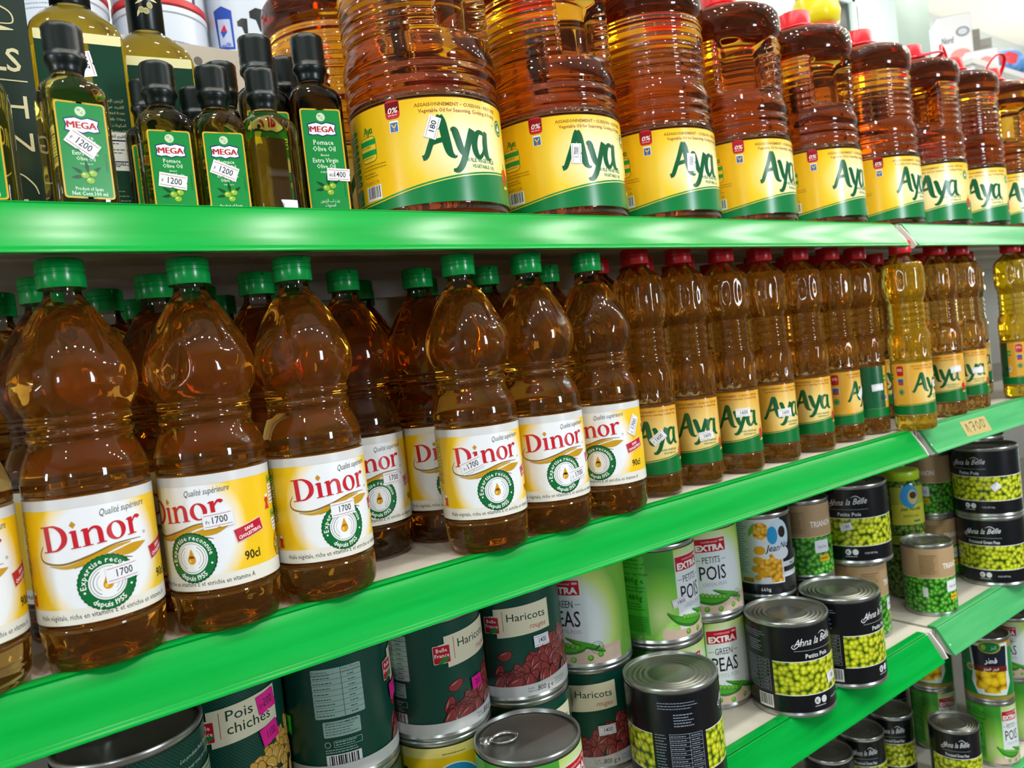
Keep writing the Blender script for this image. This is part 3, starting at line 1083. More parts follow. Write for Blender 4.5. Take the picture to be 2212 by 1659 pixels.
    a.ring(x0 + .0085, .0300, .0022, .0029, '#9cbab0', 1, n=16)
    a.rrect(x0 + .0140, .0270, x0 + .0400, .0330, .0008, '#9cbab0', 1)
    a.rrect(x0 + .0145, .0275, x0 + .0395, .0325, .0006, '#0c4a3c', 2)
    a.lines(x0 + .0155, .0310, x0 + .038, 2, .0022, '#9cbab0', 3, .0009, seed=64)
    a.lines(x0 + .006, .0245, x0 + .038, 2, .0022, '#9cbab0', 1, .0009, seed=65)
    a.barcode(x0 + .0060, .004, x0 + .0380, .0205, 1)
    return wrap('can_label', a, R, .0065)


def art_extra(first):
    R, H = 0.0523, 0.1075
    a = Art()
    base_sheet(a, R, H, P_EXTRA)
    half = PI * R
    # pods on a woven cloth at the foot
    a.poly([(-.050, 0), (.062, 0), (.062, .020), (.035, .019), (.010, .014), (-.02, .010), (-.05, .012)], '#d8b8a0', 1)
    for k in range(8):
        a.rect(-.05, .002 * k, .06, .002 * k + .0005, '#e8d8c8', 2)
    for pts in ([(-.042, .032, .002), (-.028, .022, .010), (-.008, .0165, .012), (.012, .018, .008), (.020, .022, .002)],
                [(-.006, .030, .001), (.008, .025, .006), (.026, .019, .007), (.040, .012, .002)]):
        a.pen(pts, '#2c7a1c', 3)
        a.pen([(x, y + .0012, w * .6) for x, y, w in pts], '#4ca42c', 4)
    for k in range(6):
        a.ell(-.020 + k * .0056, .0245 - k * .0009, .0031, .0031, '#2c7a1c', 5, n=12)
        a.ell(-.020 + k * .0056, .0247 - k * .0009, .0025, .0025, '#74c03c', 6, n=12)
    for x, y in ((-.016, .006), (.002, .005), (.022, .007), (.034, .010)):
        a.ell(x, y, .0034, .0034, '#3c8a1c', 5, n=12)
        a.ell(x - .0004, y + .0006, .0024, .0024, '#7cc83c', 6, n=12)
    a.ring(.0310, .0180, .0070, .0074, '#2c5c3c', 7, n=24)
    a.ring(.0310, .0180, .0048, .0051, '#2c5c3c', 7, n=20)
    a.put([(.0285, .0150), (.0345, .0190), (.0330, .0210), (.0270, .0170)], '#2c5c3c', 7)
    # badge and wording
    a.at(0, 0)
    a.rect(-.0265, .0800, .0175, .0985, '#e8dcd8', 2)
    a.rect(-.0258, .0807, .0168, .0978, '#b81428', 3)
    a.text('continental', -.005, .0925, .0044, '#e8b8b8', 4, 'c', width=.022, bold=.01, res=1)
    a.rect(.0085, .0930, .0150, .0955, '#e8b8b8', 4)
    a.text('EXTRA', -.0045, .0825, .0105, '#f6eeee', 4, 'c', width=.0380, bold=.045)
    big = ('GREEN', 'PEAS', 'PETITS POIS') if first == 'green' else ('PETITS', 'POIS', 'GREEN PEAS')
    a.text(big[0], -.0045, .0660, .0120, '#2c2c34', 2, 'c', width=.0240)
    a.rect(-.0250, .0695, -.0185, .0701, '#2c2c34', 2)
    a.rect(.0100, .0695, .0165, .0701, '#2c2c34', 2)
    a.text(big[1], -.0035, .0440, .0260, '#20182c', 2, 'c', width=.0360, bold=.006)
    a.text(big[2], -.0020, .0355, .0070, '#b4bcc0', 2, 'c', width=.0330)
    # side panel
    for x0 in (-.1050, -.0790, -.0530):
        a.rect(x0, 0, x0 + .026, H, P_EXTRA_SIDE, 1)
    a.rect(-.0300, 0, -.0270, H, '#a8cc60', 0.5)
    a.rect(-.0960, .0060, -.0640, .1030, '#52c43c', 2)
    dk = '#146a1c'
    for t, y, s in (('Ingrédients', .0975, .0042), ('Green Peas, water, salt', .0928, .0036), ('Petits Pois, eau, sel', .0882, .0036), ('Poids Net - Net Weight', .0800, .0040), ('800g e', .0700, .0100), ('Poids Net Egoutté', .0638, .0038), ('Drained Weight', .0594, .0038), ('480g', .0490, .0100)):
        a.text(t, -.0800, y, s, dk, 3, 'c', bold=.02, res=1)
    a.lines(-.0930, .0440, -.0670, 3, .0034, dk, 3, .0010, seed=70)
    a.rect(-.0945, .0090, -.0655, .0300, '#46b434', 3)
    a.lines(-.0935, .0275, -.0665, 7, .0027, '#1c7a1c', 4, .0010, seed=71, ragged=.1)
    a.rect(-half, 0, -.1050, H, '#6fae3c', .5)
    return wrap('can_label', a, R, .0065)


def art_black(R=0.0523, H=0.1075, sub='Petits Pois', name='can_label'):
    a = Art()
    base_sheet(a, R, H, '#0c0f15')
    half = PI * R
    k = H / .1075
    step = 2 * PI / 72 * R
    n0 = -10
    for i in range(n0, 36):
        a.rect(i * step, .0225 * k, (i + 1) * step, .0640 * k, P_PEAS, 1)
    for i in range(-36, -23):
        a.rect(i * step, .0225 * k, (i + 1) * step, .0640 * k, P_PEAS, 1)
    for y in (.0217, .0640):
        a.rect(n0 * step, y * k, half, (y + .0010) * k, '#e8ecec', 2)
        a.rect(-half, y * k, -23 * step, (y + .0010) * k, '#e8ecec', 2)
    kk = R / .0523
    wc = '#e6e8ec'
    a.text('Anna la Belle', -.0180 * kk, .0835 * k, .0130 * k, wc, 2, 'l', width=.0560 * kk, shear=.5, rot=.06, bold=.004)
    a.pen([(-.0175 * kk, .0868 * k, .0003), (-.0205 * kk, .0835 * k, .0008), (-.0170 * kk, .0812 * k, .0010), (-.0110 * kk, .0860 * k, .0006), (-.0070 * kk, .0935 * k, .0012)], wc, 2)
    a.pen([(.0160 * kk, .0960 * k, .0003), (.0230 * kk, .0985 * k, .0010), (.0300 * kk, .0935 * k, .0008), (.0240 * kk, .0890 * k, .0004)], wc, 2)
    a.rect(-.0180 * kk, .0778 * k, .0400 * kk, .0784 * k, '#9ca0a8', 2)
    a.text(sub, .0120 * kk, .0682 * k, .0078 * k, wc, 2, 'c', width=(.0330 if len(sub) < 12 else .048) * kk, bold=.012)
    for x in (.006, .016):
        a.ell(x * kk, .0135 * k, .0042 * k, .0046 * k, '#d8dce0', 2, n=18)
    a.text('K', .006 * kk, .0112 * k, .0060 * k, '#11151c', 3, 'c', bold=.02, res=1)
    a.lines(.002 * kk, .0062 * k, .020 * kk, 1, .002, '#c0c4c8', 2, .0010, seed=80)
    a.text('POIDS NET 800g', .0290 * kk, .0100 * k, .0040 * k, '#c0c4c8', 2, width=.019 * kk, bold=.01, res=1)
    # information side
    a.lines(-.0960 * kk, .0985 * k, -.0480 * kk, 3, .0030 * k, '#7c8898', 2, .0010, seed=81)
    a.lines(-.0800 * kk, .0860 * k, -.0580 * kk, 5, .0030 * k, '#8c98a8', 2, .0011, seed=82)
    x0, x1 = -.0860 * kk, -.0500 * kk
    a.rect(x0, .0250 * k, x1, .0660 * k, '#8c98a8', 2)
    for i in range(9):
        y0 = (.0255 + i * .0045) * k
        a.rect(x0 + .0004, y0, x0 + .0210 * kk, y0 + .0040 * k, '#11151c', 3)
        a.rect(x0 + .0215 * kk, y0, x1 - .0004, y0 + .0040 * k, '#11151c', 3)
        a.lines(x0 + .0010, y0 + .0014 * k, x0 + .0190 * kk, 1, .001, '#8c98a8', 4, .0010, seed=90 + i)
        a.lines(x0 + .0230 * kk, y0 + .0014 * k, x1 - .0012, 1, .001, '#8c98a8', 4, .0010, seed=99 + i)
    a.lines(-.1020 * kk, .0640 * k, -.0890 * kk, 14, .0032 * k, '#7c8898', 2, .0010, seed=83)
    a.barcode(-.0700 * kk, .0030 * k, -.0490 * kk, .0200 * k, 2)
    return wrap(name, a, R, .0065)


def art_trianon(R, H):
    a = Art()
    step = 2 * PI / 72 * R
    for i in range(-36, 36):
        a.rect(i * step, 0, (i + 1) * step, H * .54, P_GREENPEAS, 0)
        a.rect(i * step, H * .54, (i + 1) * step, H, '#b89a74', 0)
    half = PI * R
    a.rect(-half, H * .535, half, H * .545, '#d8c8a8', 1)
    k = H / .1075
    kk = R / .0523
    a.text('TRIANON', .030 * kk, .0730 * k, .0125 * k, '#f2ece0', 2, 'c', width=.0520 * kk, bold=.025)
    a.rrect(.0100 * kk, .0330 * k, .0420 * kk, .0520 * k, .0020, '#e8eaf0', 2)
    a.text('Petits Pois', .0260 * kk, .0395 * k, .0070 * k, '#3c404c', 3, 'c', width=.020 * kk, res=1)
    a.rect(.0180 * kk, .0190 * k, .0420 * kk, .0290 * k, '#e8b820', 2)
    a.lines(.020 * kk, .0230 * k, .040 * kk, 1, .002, '#7a5a10', 3, .0016, seed=101)
    a.rect(-.0440 * kk, .0620 * k, -.0050 * kk, .0980 * k, '#b09068', 1)
    a.lines(-.0420 * kk, .0950 * k, -.0080 * kk, 10, .0033 * k, '#6c5434', 2, .0011, seed=102)
    a.rect(-.0400 * kk, .0260 * k, -.0300 * kk, .0420 * k, '#dfe4e8', 1)
    return wrap('can_label', a, R, .006)


def art_corn(R, H):
    a = Art()
    base_sheet(a, R, H, '#e6eaf0')
    half = PI * R
    a.rect(.0150, 0, half, H, '#14161c', 1)
    a.rect(-half, 0, half, .0150, '#14161c', 2)
    for k in range(4):
        x0 = -.0220 + .0088 * k
        a.rect(x0, .0170 if k > 1 else .024, x0 + .0088, .0560 - .006 * abs(k - 2), P_CORN, 2)
    for x, y, s in ((-.017, .062, .008), (-.020, .048, .007), (-.024, .036, .006), (-.014, .030, .006), (-.022, .024, .005)):
        a.ell(x, y, s, s * .8, '#f0a818', 3, n=10)
    a.ell(-.014, .089, .0115, .012, P_CORN, 2, n=18)
    a.pen([(-.030, .082, .001), (-.026, .090, .006), (-.022, .100, .001)], '#7cb83c', 3)
    a.ell(.0120, .0800, .0165, .0230, '#cfe4f4', 3, n=28)
    a.ell(.0020, .0820, .0075, .0125, '#2c9cd4', 4, n=20)
    a.ell(.0170, .0850, .0060, .0080, '#2c2420', 4, n=16)
    a.text('Jean', -.0090, .0600, .0130, '#181818', 5, 'l', width=.0190, shear=.35, bold=.01)
    a.text('Nicolas', .0125, .0630, .0115, '#181818', 5, 'l', width=.0250, shear=.35, bold=.01)
    a.ell(.0130, .0560, .0130, .0090, '#e6eaf0', 4, n=20)
    a.rect(.0120, .0360, half, .0430, '#dfe4ec', 3)
    a.text('MAÏS', .028, .0375, .0045, '#181818', 4, bold=.02, res=1)
    a.rect(.0120, .0220, half, .0290, '#dfe4ec', 3)
    a.text('660g', -.020, .0050, .0070, '#e6eaf0', 3, bold=.02, res=1)
    a.rect(-.045, .0170, -.028, .0230, '#d0902c', 2)
    a.lines(-.055, .098, -.032, 20, .0036, '#8ca0b4', 1, .0014, seed=110)
    return wrap('can_label', a, R, .0065)


def art_jar(R, H):
    a = Art()
    step = 2 * PI / 72 * R
    for i in range(-10, 12):
        a.rect(i * step, H * .10, (i + 1) * step, H, '#c8c43c', 0)
    a.rect(-10 * step, H * .58, 12 * step, H, '#a4ac3c', 1)
    a.ell(.0, H * .78, .015, .020, '#2c94d0', 2, n=24)
    a.ell(.005, H * .76, .0085, .0125, '#c8b870', 3, n=20)
    a.ell(.006, H * .80, .0060, .0062, '#3c2c20', 4, n=16)
    a.text('Jean Nicolas', .001, H * .44, .0090, '#202418', 2, 'c', width=.034, shear=.3, bold=.01)
    a.text('PETITS POIS', .001, H * .28, .0060, '#8c741c', 2, 'c', width=.026, bold=.03, res=1)
    a.rect(.004, H * .16, .016, H * .21, '#1c8a6c', 2)
    return wrap('jar_label', a, R, .012, lift=.0006)


def art_arabic(R, H):
    a = Art()
    base_sheet(a, R, H, '#0f8a3c')
    a.rect(-PI * R, H - .012, PI * R, H, '#a88c34', 1)
    a.rect(-PI * R, 0, PI * R, .006, '#a88c34', 1)
    a.poly([(-.030, .100), (.036, .100), (.034, .050), (.036, .030), (.026, .008), (-.020, .008), (-.029, .030), (-.026, .050)], '#e4ece8', 2)
    a.poly([(-.026, .095), (.032, .095), (.030, .060), (-.023, .060)], '#141c30', 3)
    for i in range(4):
        x0 = -.022 + i * .0125
        a.rect(x0, .012 if 0 < i < 3 else .018, x0 + .0125, .050, P_CHAMP, 3)
    a.rect(-.024, .050, .031, .060, '#6c2418', 3)
    a.ell(.004, .094, .018, .011, '#d8b83c', 4, n=24)
    a.ell(.004, .094, .0165, .0097, '#0f7a3c', 5, n=24)
    a.ell(-.006, .094, .0040, .0050, '#8cc41c', 6, n=12)
    a.text('ﺰﻨﻛ', .010, .091, .008, '#cfe4d0', 6, 'c', res=1)
    a.text('ﺮﻄﻓ', .004, .066, .0130, '#f0f4f4', 4, 'c', width=.020, bold=.02)
    a.text('ﻊﻄﻗ ﺮﻄﻓ', .004, .0525, .0070, '#f4e8e0', 4, 'c', width=.024, bold=.02, res=1)
    a.ell(-.030, .054, .0070, .0065, '#d8dcc0', 4, n=18)
    a.ell(-.030, .054, .0050, .0045, '#8c9c2c', 5, n=18)
    a.lines(-.058, .085, -.040, 12, .0045, '#a8dcb8', 1, .0014, seed=120)
    return wrap('can_label', a, R, .006)


def art_yellowtin(R, H):
    a = Art()
    base_sheet(a, R, H, '#e8c410')
    a.rect(-PI * R, H - .010, PI * R, H, '#e8dc80', 1)
    a.ell(.0, .060, .0290, .0310, '#eef2f4', 2, n=36)
    a.ell(.0, .060, .0278, .0298, '#1c90cc', 3, n=36)
    a.poly([(-.013, .058), (.013, .060), (.013, .050), (-.013, .048)], '#7a5a50', 4)
    for x, s in ((-.015, -1), (.015, 1)):
        a.poly([(x, .060), (x + s * .004, .074), (x - s * .006, .066), (x - s * .005, .056)], '#c8d0d4', 4)
    a.poly([(-.008, .072), (.008, .073), (.009, .058), (-.009, .056)], '#b4bcc0', 5)
    for k in range(10):
        a.ell(-.058 + .004 * (k % 4), .020 + .007 * k, .0045, .0045, '#0c3c20', 2, n=10)
        a.ell(.040 + .004 * (k % 4), .020 + .007 * k, .0045, .0045, '#0c4c24', 2, n=10)
    a.lines(-.012, .100, .014, 1, .002, '#8c6c10', 2, .001, seed=131)
    return wrap('can_label', a, R, .0065)


def art_milk(kind, R, H):
    a = Art()
    base_sheet(a, R, H, '#c6cfda', seg=72)
    if kind == 'flag':
        a.rect(-.030, (.040), .045, (.040) + .010, '#d02430', 1)
        a.text('MADE IN HOLLAND', .008, (.040) - .0085, .0070, '#2c3c6c', 1, 'c', width=.056, bold=.015, res=1)
        a.rect(-.030, (.040) - .022, .045, (.040) - .012, '#1c50b0', 1)
        a.lines(-.028, (.040) + .030, .042, 4, .0050, '#5c6c8c', 1, .0018, seed=140)
        a.pen([(.008, .004, .003), (.014, .018, .004), (.024, .014, .003)], '#14181c', 1)
        a.rect(.034, 0, .040, H * .25, '#3c3440', 1)
    elif kind == 'patch':
        # pasture patches and a glass of milk
        a.at(0, .072)
        a.poly([(-.054, .010), (-.026, .006), (-.026, .064), (-.042, .074), (-.058, .070)], '#1c44a8', 1)
        a.poly([(-.051, .014), (-.029, .010), (-.030, .052), (-.052, .056)], '#b8c4dc', 2)
        a.put([(-.044, .026), (-.036, .034), (-.040, .046), (-.048, .036)], '#c82c40', 3)
        a.put([(-.044, .026), (-.036, .034), (-.042, .036), (-.048, .036)], '#1c50b0', 4)
        a.text('milk', -.040, .012, .009, '#1c44a8', 3, 'c', width=.018, bold=.02, res=1)
        for x, y, s in ((.036, .098, 1.0), (-.012, .040, .9), (.010, .052, 1.25)):
            a.poly([(x - .008 * s, y + .008 * s), (x, y + .013 * s), (x + .009 * s, y + .012 * s), (x + .008 * s, y - .012 * s), (x + .003 * s, y - .016 * s), (x - .001 * s, y - .002 * s), (x - .008 * s, y)], '#15181e', 1)
        a.rect(.046, .010, .075, .112, '#dde3ea', 1)
        a.rect(.046, .070, .075, .073, '#2c50a8', 2)
        a.lines(.048, .105, .073, 20, .0045, '#98a4b8', 2, .0014, seed=141)
    else:
        a.ell(-.010, .140, .014, .014, '#d02438', 1, n=8)
        a.text('NO', -.010, .137, .009, '#f0d8d8', 2, 'c', width=.013, bold=.02, res=1)
        a.lines(-.040, .110, .040, 4, .006, '#8c9cb4', 1, .002, seed=142)
    return wrap('tin_label', a, R, .012, seg=72)

# ------------------------------------------------------------------ the setting
def box_mesh(name, x0, y0, z0, x1, y1, z1, m):
    b = MB()
    b.box(x0, y0, z0, x1, y1, z1, m)
    return b.mesh(name, smooth=False)


structure('floor', box_mesh('floor', -3.5, -3.2, FLOOR - .1, 7.6, 2.0, FLOOR, M_FLOOR))
structure('ceiling', box_mesh('ceiling', -3.6, -3.3, CEIL, 7.7, 2.1, CEIL + .1, M_CEIL))


def wall_with_openings(name, axis, pos, a0, a1, thick, holes, m, m_reveal=None):
    """wall in the plane x=pos or y=pos, holes = (a0, a1, z0, z1)"""
    b = MB()

    def bx(p0, p1, z0, z1):
        if axis == 'y':
            b.box(p0, pos, z0, p1, pos + thick, z1, m)
        else:
            b.box(pos, p0, z0, pos + thick, p1, z1, m)
    cur = a0
    for h0, h1, z0, z1 in sorted(holes):
        bx(cur, h0, FLOOR, CEIL)
        bx(h0, h1, FLOOR, z0)
        bx(h0, h1, z1, CEIL)
        cur = h1
    bx(cur, a1, FLOOR, CEIL)
    return structure(name, b.mesh(name, smooth=False))


wall_with_openings('wall_front', 'y', -3.3, -3.6, 7.7, .1, [(-2.5, -1.3, -.3, 1.4), (1.1, 2.1, -.2, 1.3)], M_DIMWALL)
wall_with_openings('wall_back', 'y', 2.0, -3.6, 7.7, .1, [(4.2, 5.6, 1.35, 2.25)], M_WALL)
wall_with_openings('wall_left', 'x', -3.6, -3.2, 2.0, .1, [(-1.4, -.1, -.15, 1.3)], M_WALL)
wall_with_openings('wall_right', 'x', 7.6, -3.2, 2.0, .1, [(.25, 1.55, -.05, 1.15)], M_BLUEWALL)  # opening made up for the ceiling uplight
structure('column', box_mesh('column', 4.56, 1.60, FLOOR, 4.96, 1.82, CEIL, M_COLUMN))


def window(name, axis, pos, h):
    h0, h1, z0, z1 = h
    fr = mat('white_window_frame', '#e8eaea', .4)
    b = MB()
    t = .04
    for (p0, p1, q0, q1) in ((h0, h0 + t, z0, z1), (h1 - t, h1, z0, z1), (h0, h1, z0, z0 + t), (h0, h1, z1 - t, z1), ((h0 + h1) / 2 - t / 2, (h0 + h1) / 2 + t / 2, z0, z1)):
        if axis == 'y':
            b.box(p0, pos + .02, q0, p1, pos + .08, q1, fr)
        else:
            b.box(pos + .02, p0, q0, pos + .08, p1, q1, fr)
    o = structure(name, b.mesh(name, smooth=False))
    g = MB()
    if axis == 'y':
        g.box(h0 + t, pos + .045, z0 + t, h1 - t, pos + .051, z1 - t, CLEAR)
    else:
        g.box(pos + .045, h0 + t, z0 + t, pos + .051, h1 - t, z1 - t, CLEAR)
    structure('window_pane', g.mesh('window_pane', smooth=False), parent=o)


window('window_1', 'y', -3.3, (-2.5, -1.3, -.3, 1.4))
window('window_2', 'y', -3.3, (1.1, 2.1, -.2, 1.3))
window('window_3', 'y', 2.0, (4.2, 5.6, 1.35, 2.25))
window('window_4', 'x', -3.6, (-1.4, -.1, -.15, 1.3))
window('added_window', 'x', 7.6, (.25, 1.55, -.05, 1.15))  # made-up window framing the added ceiling uplight

# ------------------------------------------------------------------ gondola shelving: two bays
RAIL = [(.0095, .0012), (.0020, .0018), (-.0026, .0016), (-.0034, .0010), (-.0030, -.0010), (-.0036, -.0016), (-.0046, -.0002)] + crom([(-.0050, -.0004), (-.0085, -.0055), (-.0145, -.0150), (-.0205, -.0250), (-.0262, -.0335)], 4)
RAIL = RAIL + [(-.0284, -.0352), (-.0290, -.0368), (-.0274, -.0376), (-.0252, -.0358)] + [(y + .0030, z - .0026) for y, z in reversed(RAIL[9:-1])] + [(.0095, -.0006)]


def shelving(label, x0, x1, rails, rail_mat, holes):
    root = thing('gondola_shelving', label, 'shelving', ((x0 + x1) / 2, .2, FLOOR))
    off = Vector(root.location)

    def part(name, b, parent=root, smooth=False, angle=None):
        for i, p in enumerate(b.v):
            b.v[i] = (p[0] - off.x, p[1] - off.y, p[2] - off.z)
        me = b.mesh(name, smooth)
        if angle:
            sharpen(me, angle)
        return meshobj(name, me, parent)
    xa, xb = x0 + .004, x1 - .004
    for k, z in enumerate((Z1, Z2, Z3, Z4)):
        b = MB()
        b.box(xa, -.0005, z - .030, xb, .012, z - .0006, M_SHELF)
        b.box(xa, .012, z - .004, xb, .425, z - .0006, M_SHELF)
        b.box(xa, .012, z - .030, xb, .020, z - .020, M_SHELF)
        b.box(xa, .395, z - .030, xb, .425, z - .004, M_SHELF)
        for f in range(1, 3):
            yy = .12 * f
            b.box(xa, yy, z - .016, xb, yy + .012, z - .004, M_SHELF)
        sh = part('shelf_board', b)
        b = MB()
        r0, r1 = rails[k]
        b.prism_x([(y, z + q) for y, q in RAIL], r0, r1, rail_mat)
        rail = part('price_rail', b, sh, True, 35)
        if rail_mat is M_RAIL_PALE and k == 1:
            # brown paper tag with a handwritten number, taped on the rail face
            a = Art()
            a.put([(-.046, -.0125), (.040, -.0150), (.047, .0120), (-.040, .0135)], '#b8a468', 0)
            for pts in ([(-.034, -.006, .0016), (-.027, .008, .0018), (-.026, -.008, .0016)], [(-.016, .007, .0016), (-.004, .008, .0018), (-.012, -.008, .0016)], [(-.013, .000, .0012), (-.003, .001, .0012)],
                        [(.010, .008, .0016), (.003, .002, .0018), (.006, -.006, .0016), (.013, -.001, .0016), (.010, .008, .0014)], [(.027, .009, .0016), (.020, .002, .0018), (.023, -.006, .0016), (.030, .000, .0016), (.026, .009, .0014)], [(.030, .008, .0014), (.038, .004, .0012)]):
                a.pen(pts, '#3c3420', 1)
            me = wrap('paper_tag', a)
            o = meshobj('paper_tag', me, rail)
            o['label'] = 'brown paper tag with a handwritten number'
            o.matrix_local = Matrix.Translation(Vector((1.332, -.0165, z - .0178)) - off) @ Matrix.Rotation(math.radians(-31), 4, 'X')
    b = MB()
    b.box(x0, .425, FLOOR + .02, x1, .440, .622, M_PANEL)
    bp = part('back_panel', b)
    b = MB()
    dark = mat('slot_shadow', '#6a675e', .8)
    rim = mat('slot_rim', '#8f8b80', .5)
    for (hx, hz) in holes:
        b.lathe([(.0052, -.0004), (.0052, .0004)], dark, 14)
        n = len(b.v) - 28
        for i in range(n, len(b.v)):
            x, y, z = b.v[i]
            b.v[i] = (hx + x, .4248 + z, hz + y)
    if holes:
        part('slot', b, bp)
    b = MB()
    for xx in (x0, x1 - .03):
        b.box(xx, .4405, FLOOR, xx + .03, .47, .622, M_SHELF)
        b.box(xx, .0, FLOOR, xx + .03, .44, FLOOR + .1, M_SHELF)
    part('upright', b)
    b = MB()
    b.box(xa, .475, .570, xb, .87, .600, M_SHELF)
    part('shelf_board', b)
    for z in (Z1, Z2, Z3):
        b = MB()
        # bent end brackets between the bays
        xe = rails[0][1] if x0 < 0 else rails[0][0]
        s = 1 if x0 < 0 else -1
        pr = [(.010, .0), (-.004, -.002), (-.020, -.024), (-.026, -.036), (-.020, -.040), (.010, -.030)]
        b.prism_x([(y, z + q) for y, q in pr], min(xe + s * .001, xe + s * .0035), max(xe + s * .001, xe + s * .0035), mat('white_bracket', '#dedcd6', .35))
        part('shelf_bracket', b)
    return root


shelving('cream shelving bay with bright green rails holding the green-capped bottles', -1.0, JOINT, [(-1.0, 1.148), (-1.0, 1.144), (-1.0, 1.136), (-1.0, 1.13)], M_RAIL,
         [(.255 + .036 * k, .602) for k in range(0, 9)] + [(.255 + .036 * k, .566) for k in range(0, 9)])
shelving('cream shelving bay with faded green rails and a paper tag', JOINT, 3.4, [(1.176, 3.4), (1.172, 3.4), (1.168, 3.4), (1.168, 3.4)], M_RAIL_PALE, [])


# ------------------------------------------------------------------ product meshes
def prism_lathe(prof, m, seg, fn, mats2=None):
    b = MB()
    b.lathe(prof, m, seg, fn)
    return b


def drop_dents(a, z, n, zc, r0=.0013, ph=0.0):
    """teardrop dimples round the shoulder"""
    d = 0.0
    p = 2 * PI / n
    w = ((a - ph + p / 2) % p) - p / 2
    u = w * .036
    v = z - zc
    if -.020 < v < .022:
        half = .0100 * (math.sqrt(max(0.0, 1 - ((v + .010) / .010) ** 2)) if v < -.010 else max(0.0, 1 - (v + .010) / .032) ** 1.25)
        if half > 1e-5:
            q = abs(u) / half
            if q < 1:
                d = r0 * (1 - q * q) ** .7
    return d


PROF_D = [(.020, .0008), (.0335, .0015), (.0385, .006), (.0402, .014), (.0402, .0285), (.0392, .0315), (.0396, .0335), (.0398, .0345), (.0398, .1180), (.0402, .1200), (.0404, .128), (.0399, .135),
          (.0376, .142), (.0346, .1485), (.0330, .1525), (.0326, .1545), (.0338, .1580), (.0337, .1605), (.0322, .1632), (.0336, .1665), (.0338, .1690), (.0330, .1715), (.0345, .1745), (.0378, .181), (.0399, .1880),
          (.0404, .1945), (.0399, .2010), (.0384, .2070), (.0350, .2160), (.0303, .2255), (.0256, .2345), (.0172, .2470)]
NECK_D = [(.0172, .2470), (.0138, .2515), (.0122, .2550), (.0118, .2590), (.0118, .2640)]


def fn_dinor(dent):
    def f(a, r, z):
        if z < .034:
            # wavy foot
            w = math.cos(6 * a)
            r -= .0009 * (1 + w) * max(0.0, min(1.0, (.030 - z) / .016)) * (1 if z > .004 else .3)
            r -= .0008 * math.exp(-((z - .020 - .004 * math.cos(6 * a)) / .0016) ** 2)
        if .17 < z < .245:
            r -= drop_dents(a, z, 5, .2125, ph=.3)
        if dent and .17 < z < .240:
            # pushed-in shoulder: two faces meeting in a crease
            q = ((a + 1.90 + PI) % (2 * PI)) - PI
            s, v = q * .038, z - .2010
            f1 = .0330 + .62 * (s + .004) - .10 * v
            f2 = .0322 - .50 * (s + .004) + .22 * v
            lim = .012 * (abs(v) / .021) ** 5 + .020 * (abs(s) / .020) ** 6
            r = min(r, max(f1, f2, .020) + lim)
        return r
    return f


def cap_mesh(name, m, r, z0, z1, flip=True):
    b = MB()
    h = z1 - z0

    def f(a, rr, z):
        return rr
    b.lathe([(r * .97, z0), (r, z0 + .0008), (r, z0 + h * .44), (r * .955, z0 + h * .46), (r * .955, z0 + h * .50), (r, z0 + h * .52), (r, z0 + h * .66), (r * .97, z0 + h * .68), (r, z0 + h * .70),
             (r, z1 - .0020), (r * .97, z1 - .0006), (r * .90, z1)], m, 40, f)
    if flip:
        b.box(-.0045, -r - .0012, z1 - .0045, .0045, -r + .003, z1 - .0015, m)
    me = b.mesh(name)
    sharpen(me, 40)
    return me


ME_D = {}
for dent in (False, True):
    for oilname, om in (('amber', OIL_AMBER), ('brown', OIL_SHADED)):
        b = MB()
        b.lathe(crom(PROF_D, 4), om, 120 if dent else 90, fn_dinor(dent))
        ME_D[(dent, oilname)] = b.mesh('filled_body')
b = MB()
b.lathe(crom(NECK_D, 3), CLEAR, 48, None, close0=False, close1=False)
ME_D['neck'] = b.mesh('neck')
ME_D['cap'] = cap_mesh('cap', CAP_GREEN, .0157, .2598, .2800)
ME_D['label'] = art_dinor()


def facing(x, y):
    """angle that turns a -Y front towards the aisle-side viewer"""
    return math.atan2(EYE[1] - y, EYE[0] - x) + PI / 2


def dinor(x, y, turn, label, st=None, dent=False, group='green-capped oil bottles on the middle shelf', oil='amber', front=True):
    t = thing('oil_bottle', label, 'bottle', (x, y, Z2), facing(x, y) + math.radians(turn), group)
    br = math.radians(-turn)
    meshobj('filled_body', ME_D[(dent, oil)], t, rot=br if dent else 0)
    meshobj('neck', ME_D['neck'], t)
    meshobj('cap', ME_D['cap'], t, rot=.6)
    meshobj('oil_label', ME_D['label'], t)
    if st:
        u, v, rot, txt = st
        meshobj('price_sticker', sticker('white', txt, .0404, u, v, rot, .0345), t)
    return t


# ---- 1 l bottles with red caps
PROF_A = [(.016, .0006), (.0245, .0010), (.0280, .0045), (.0288, .010), (.0288, .024), (.0280, .0262), (.0285, .0275), (.0285, .103), (.0280, .105), (.0290, .108), (.0292, .118), (.0292, .138), (.0284, .146),
          (.0262, .153), (.0252, .156), (.0258, .159), (.0248, .162), (.0246, .1635), (.0256, .167), (.0256, .169), (.0245, .172), (.0245, .1735), (.0256, .177), (.0256, .179), (.0245, .182), (.0245, .1835), (.0256, .187), (.0256, .189), (.0245, .192),
          (.0245, .1935), (.0256, .197), (.0262, .200), (.0282, .2055), (.0292, .211), (.0294, .222), (.0293, .240), (.0284, .2475), (.0255, .2535)]
NECK_A = [(.0255, .2535), (.0200, .2585), (.0145, .2640), (.0118, .2680), (.0118, .2740)]


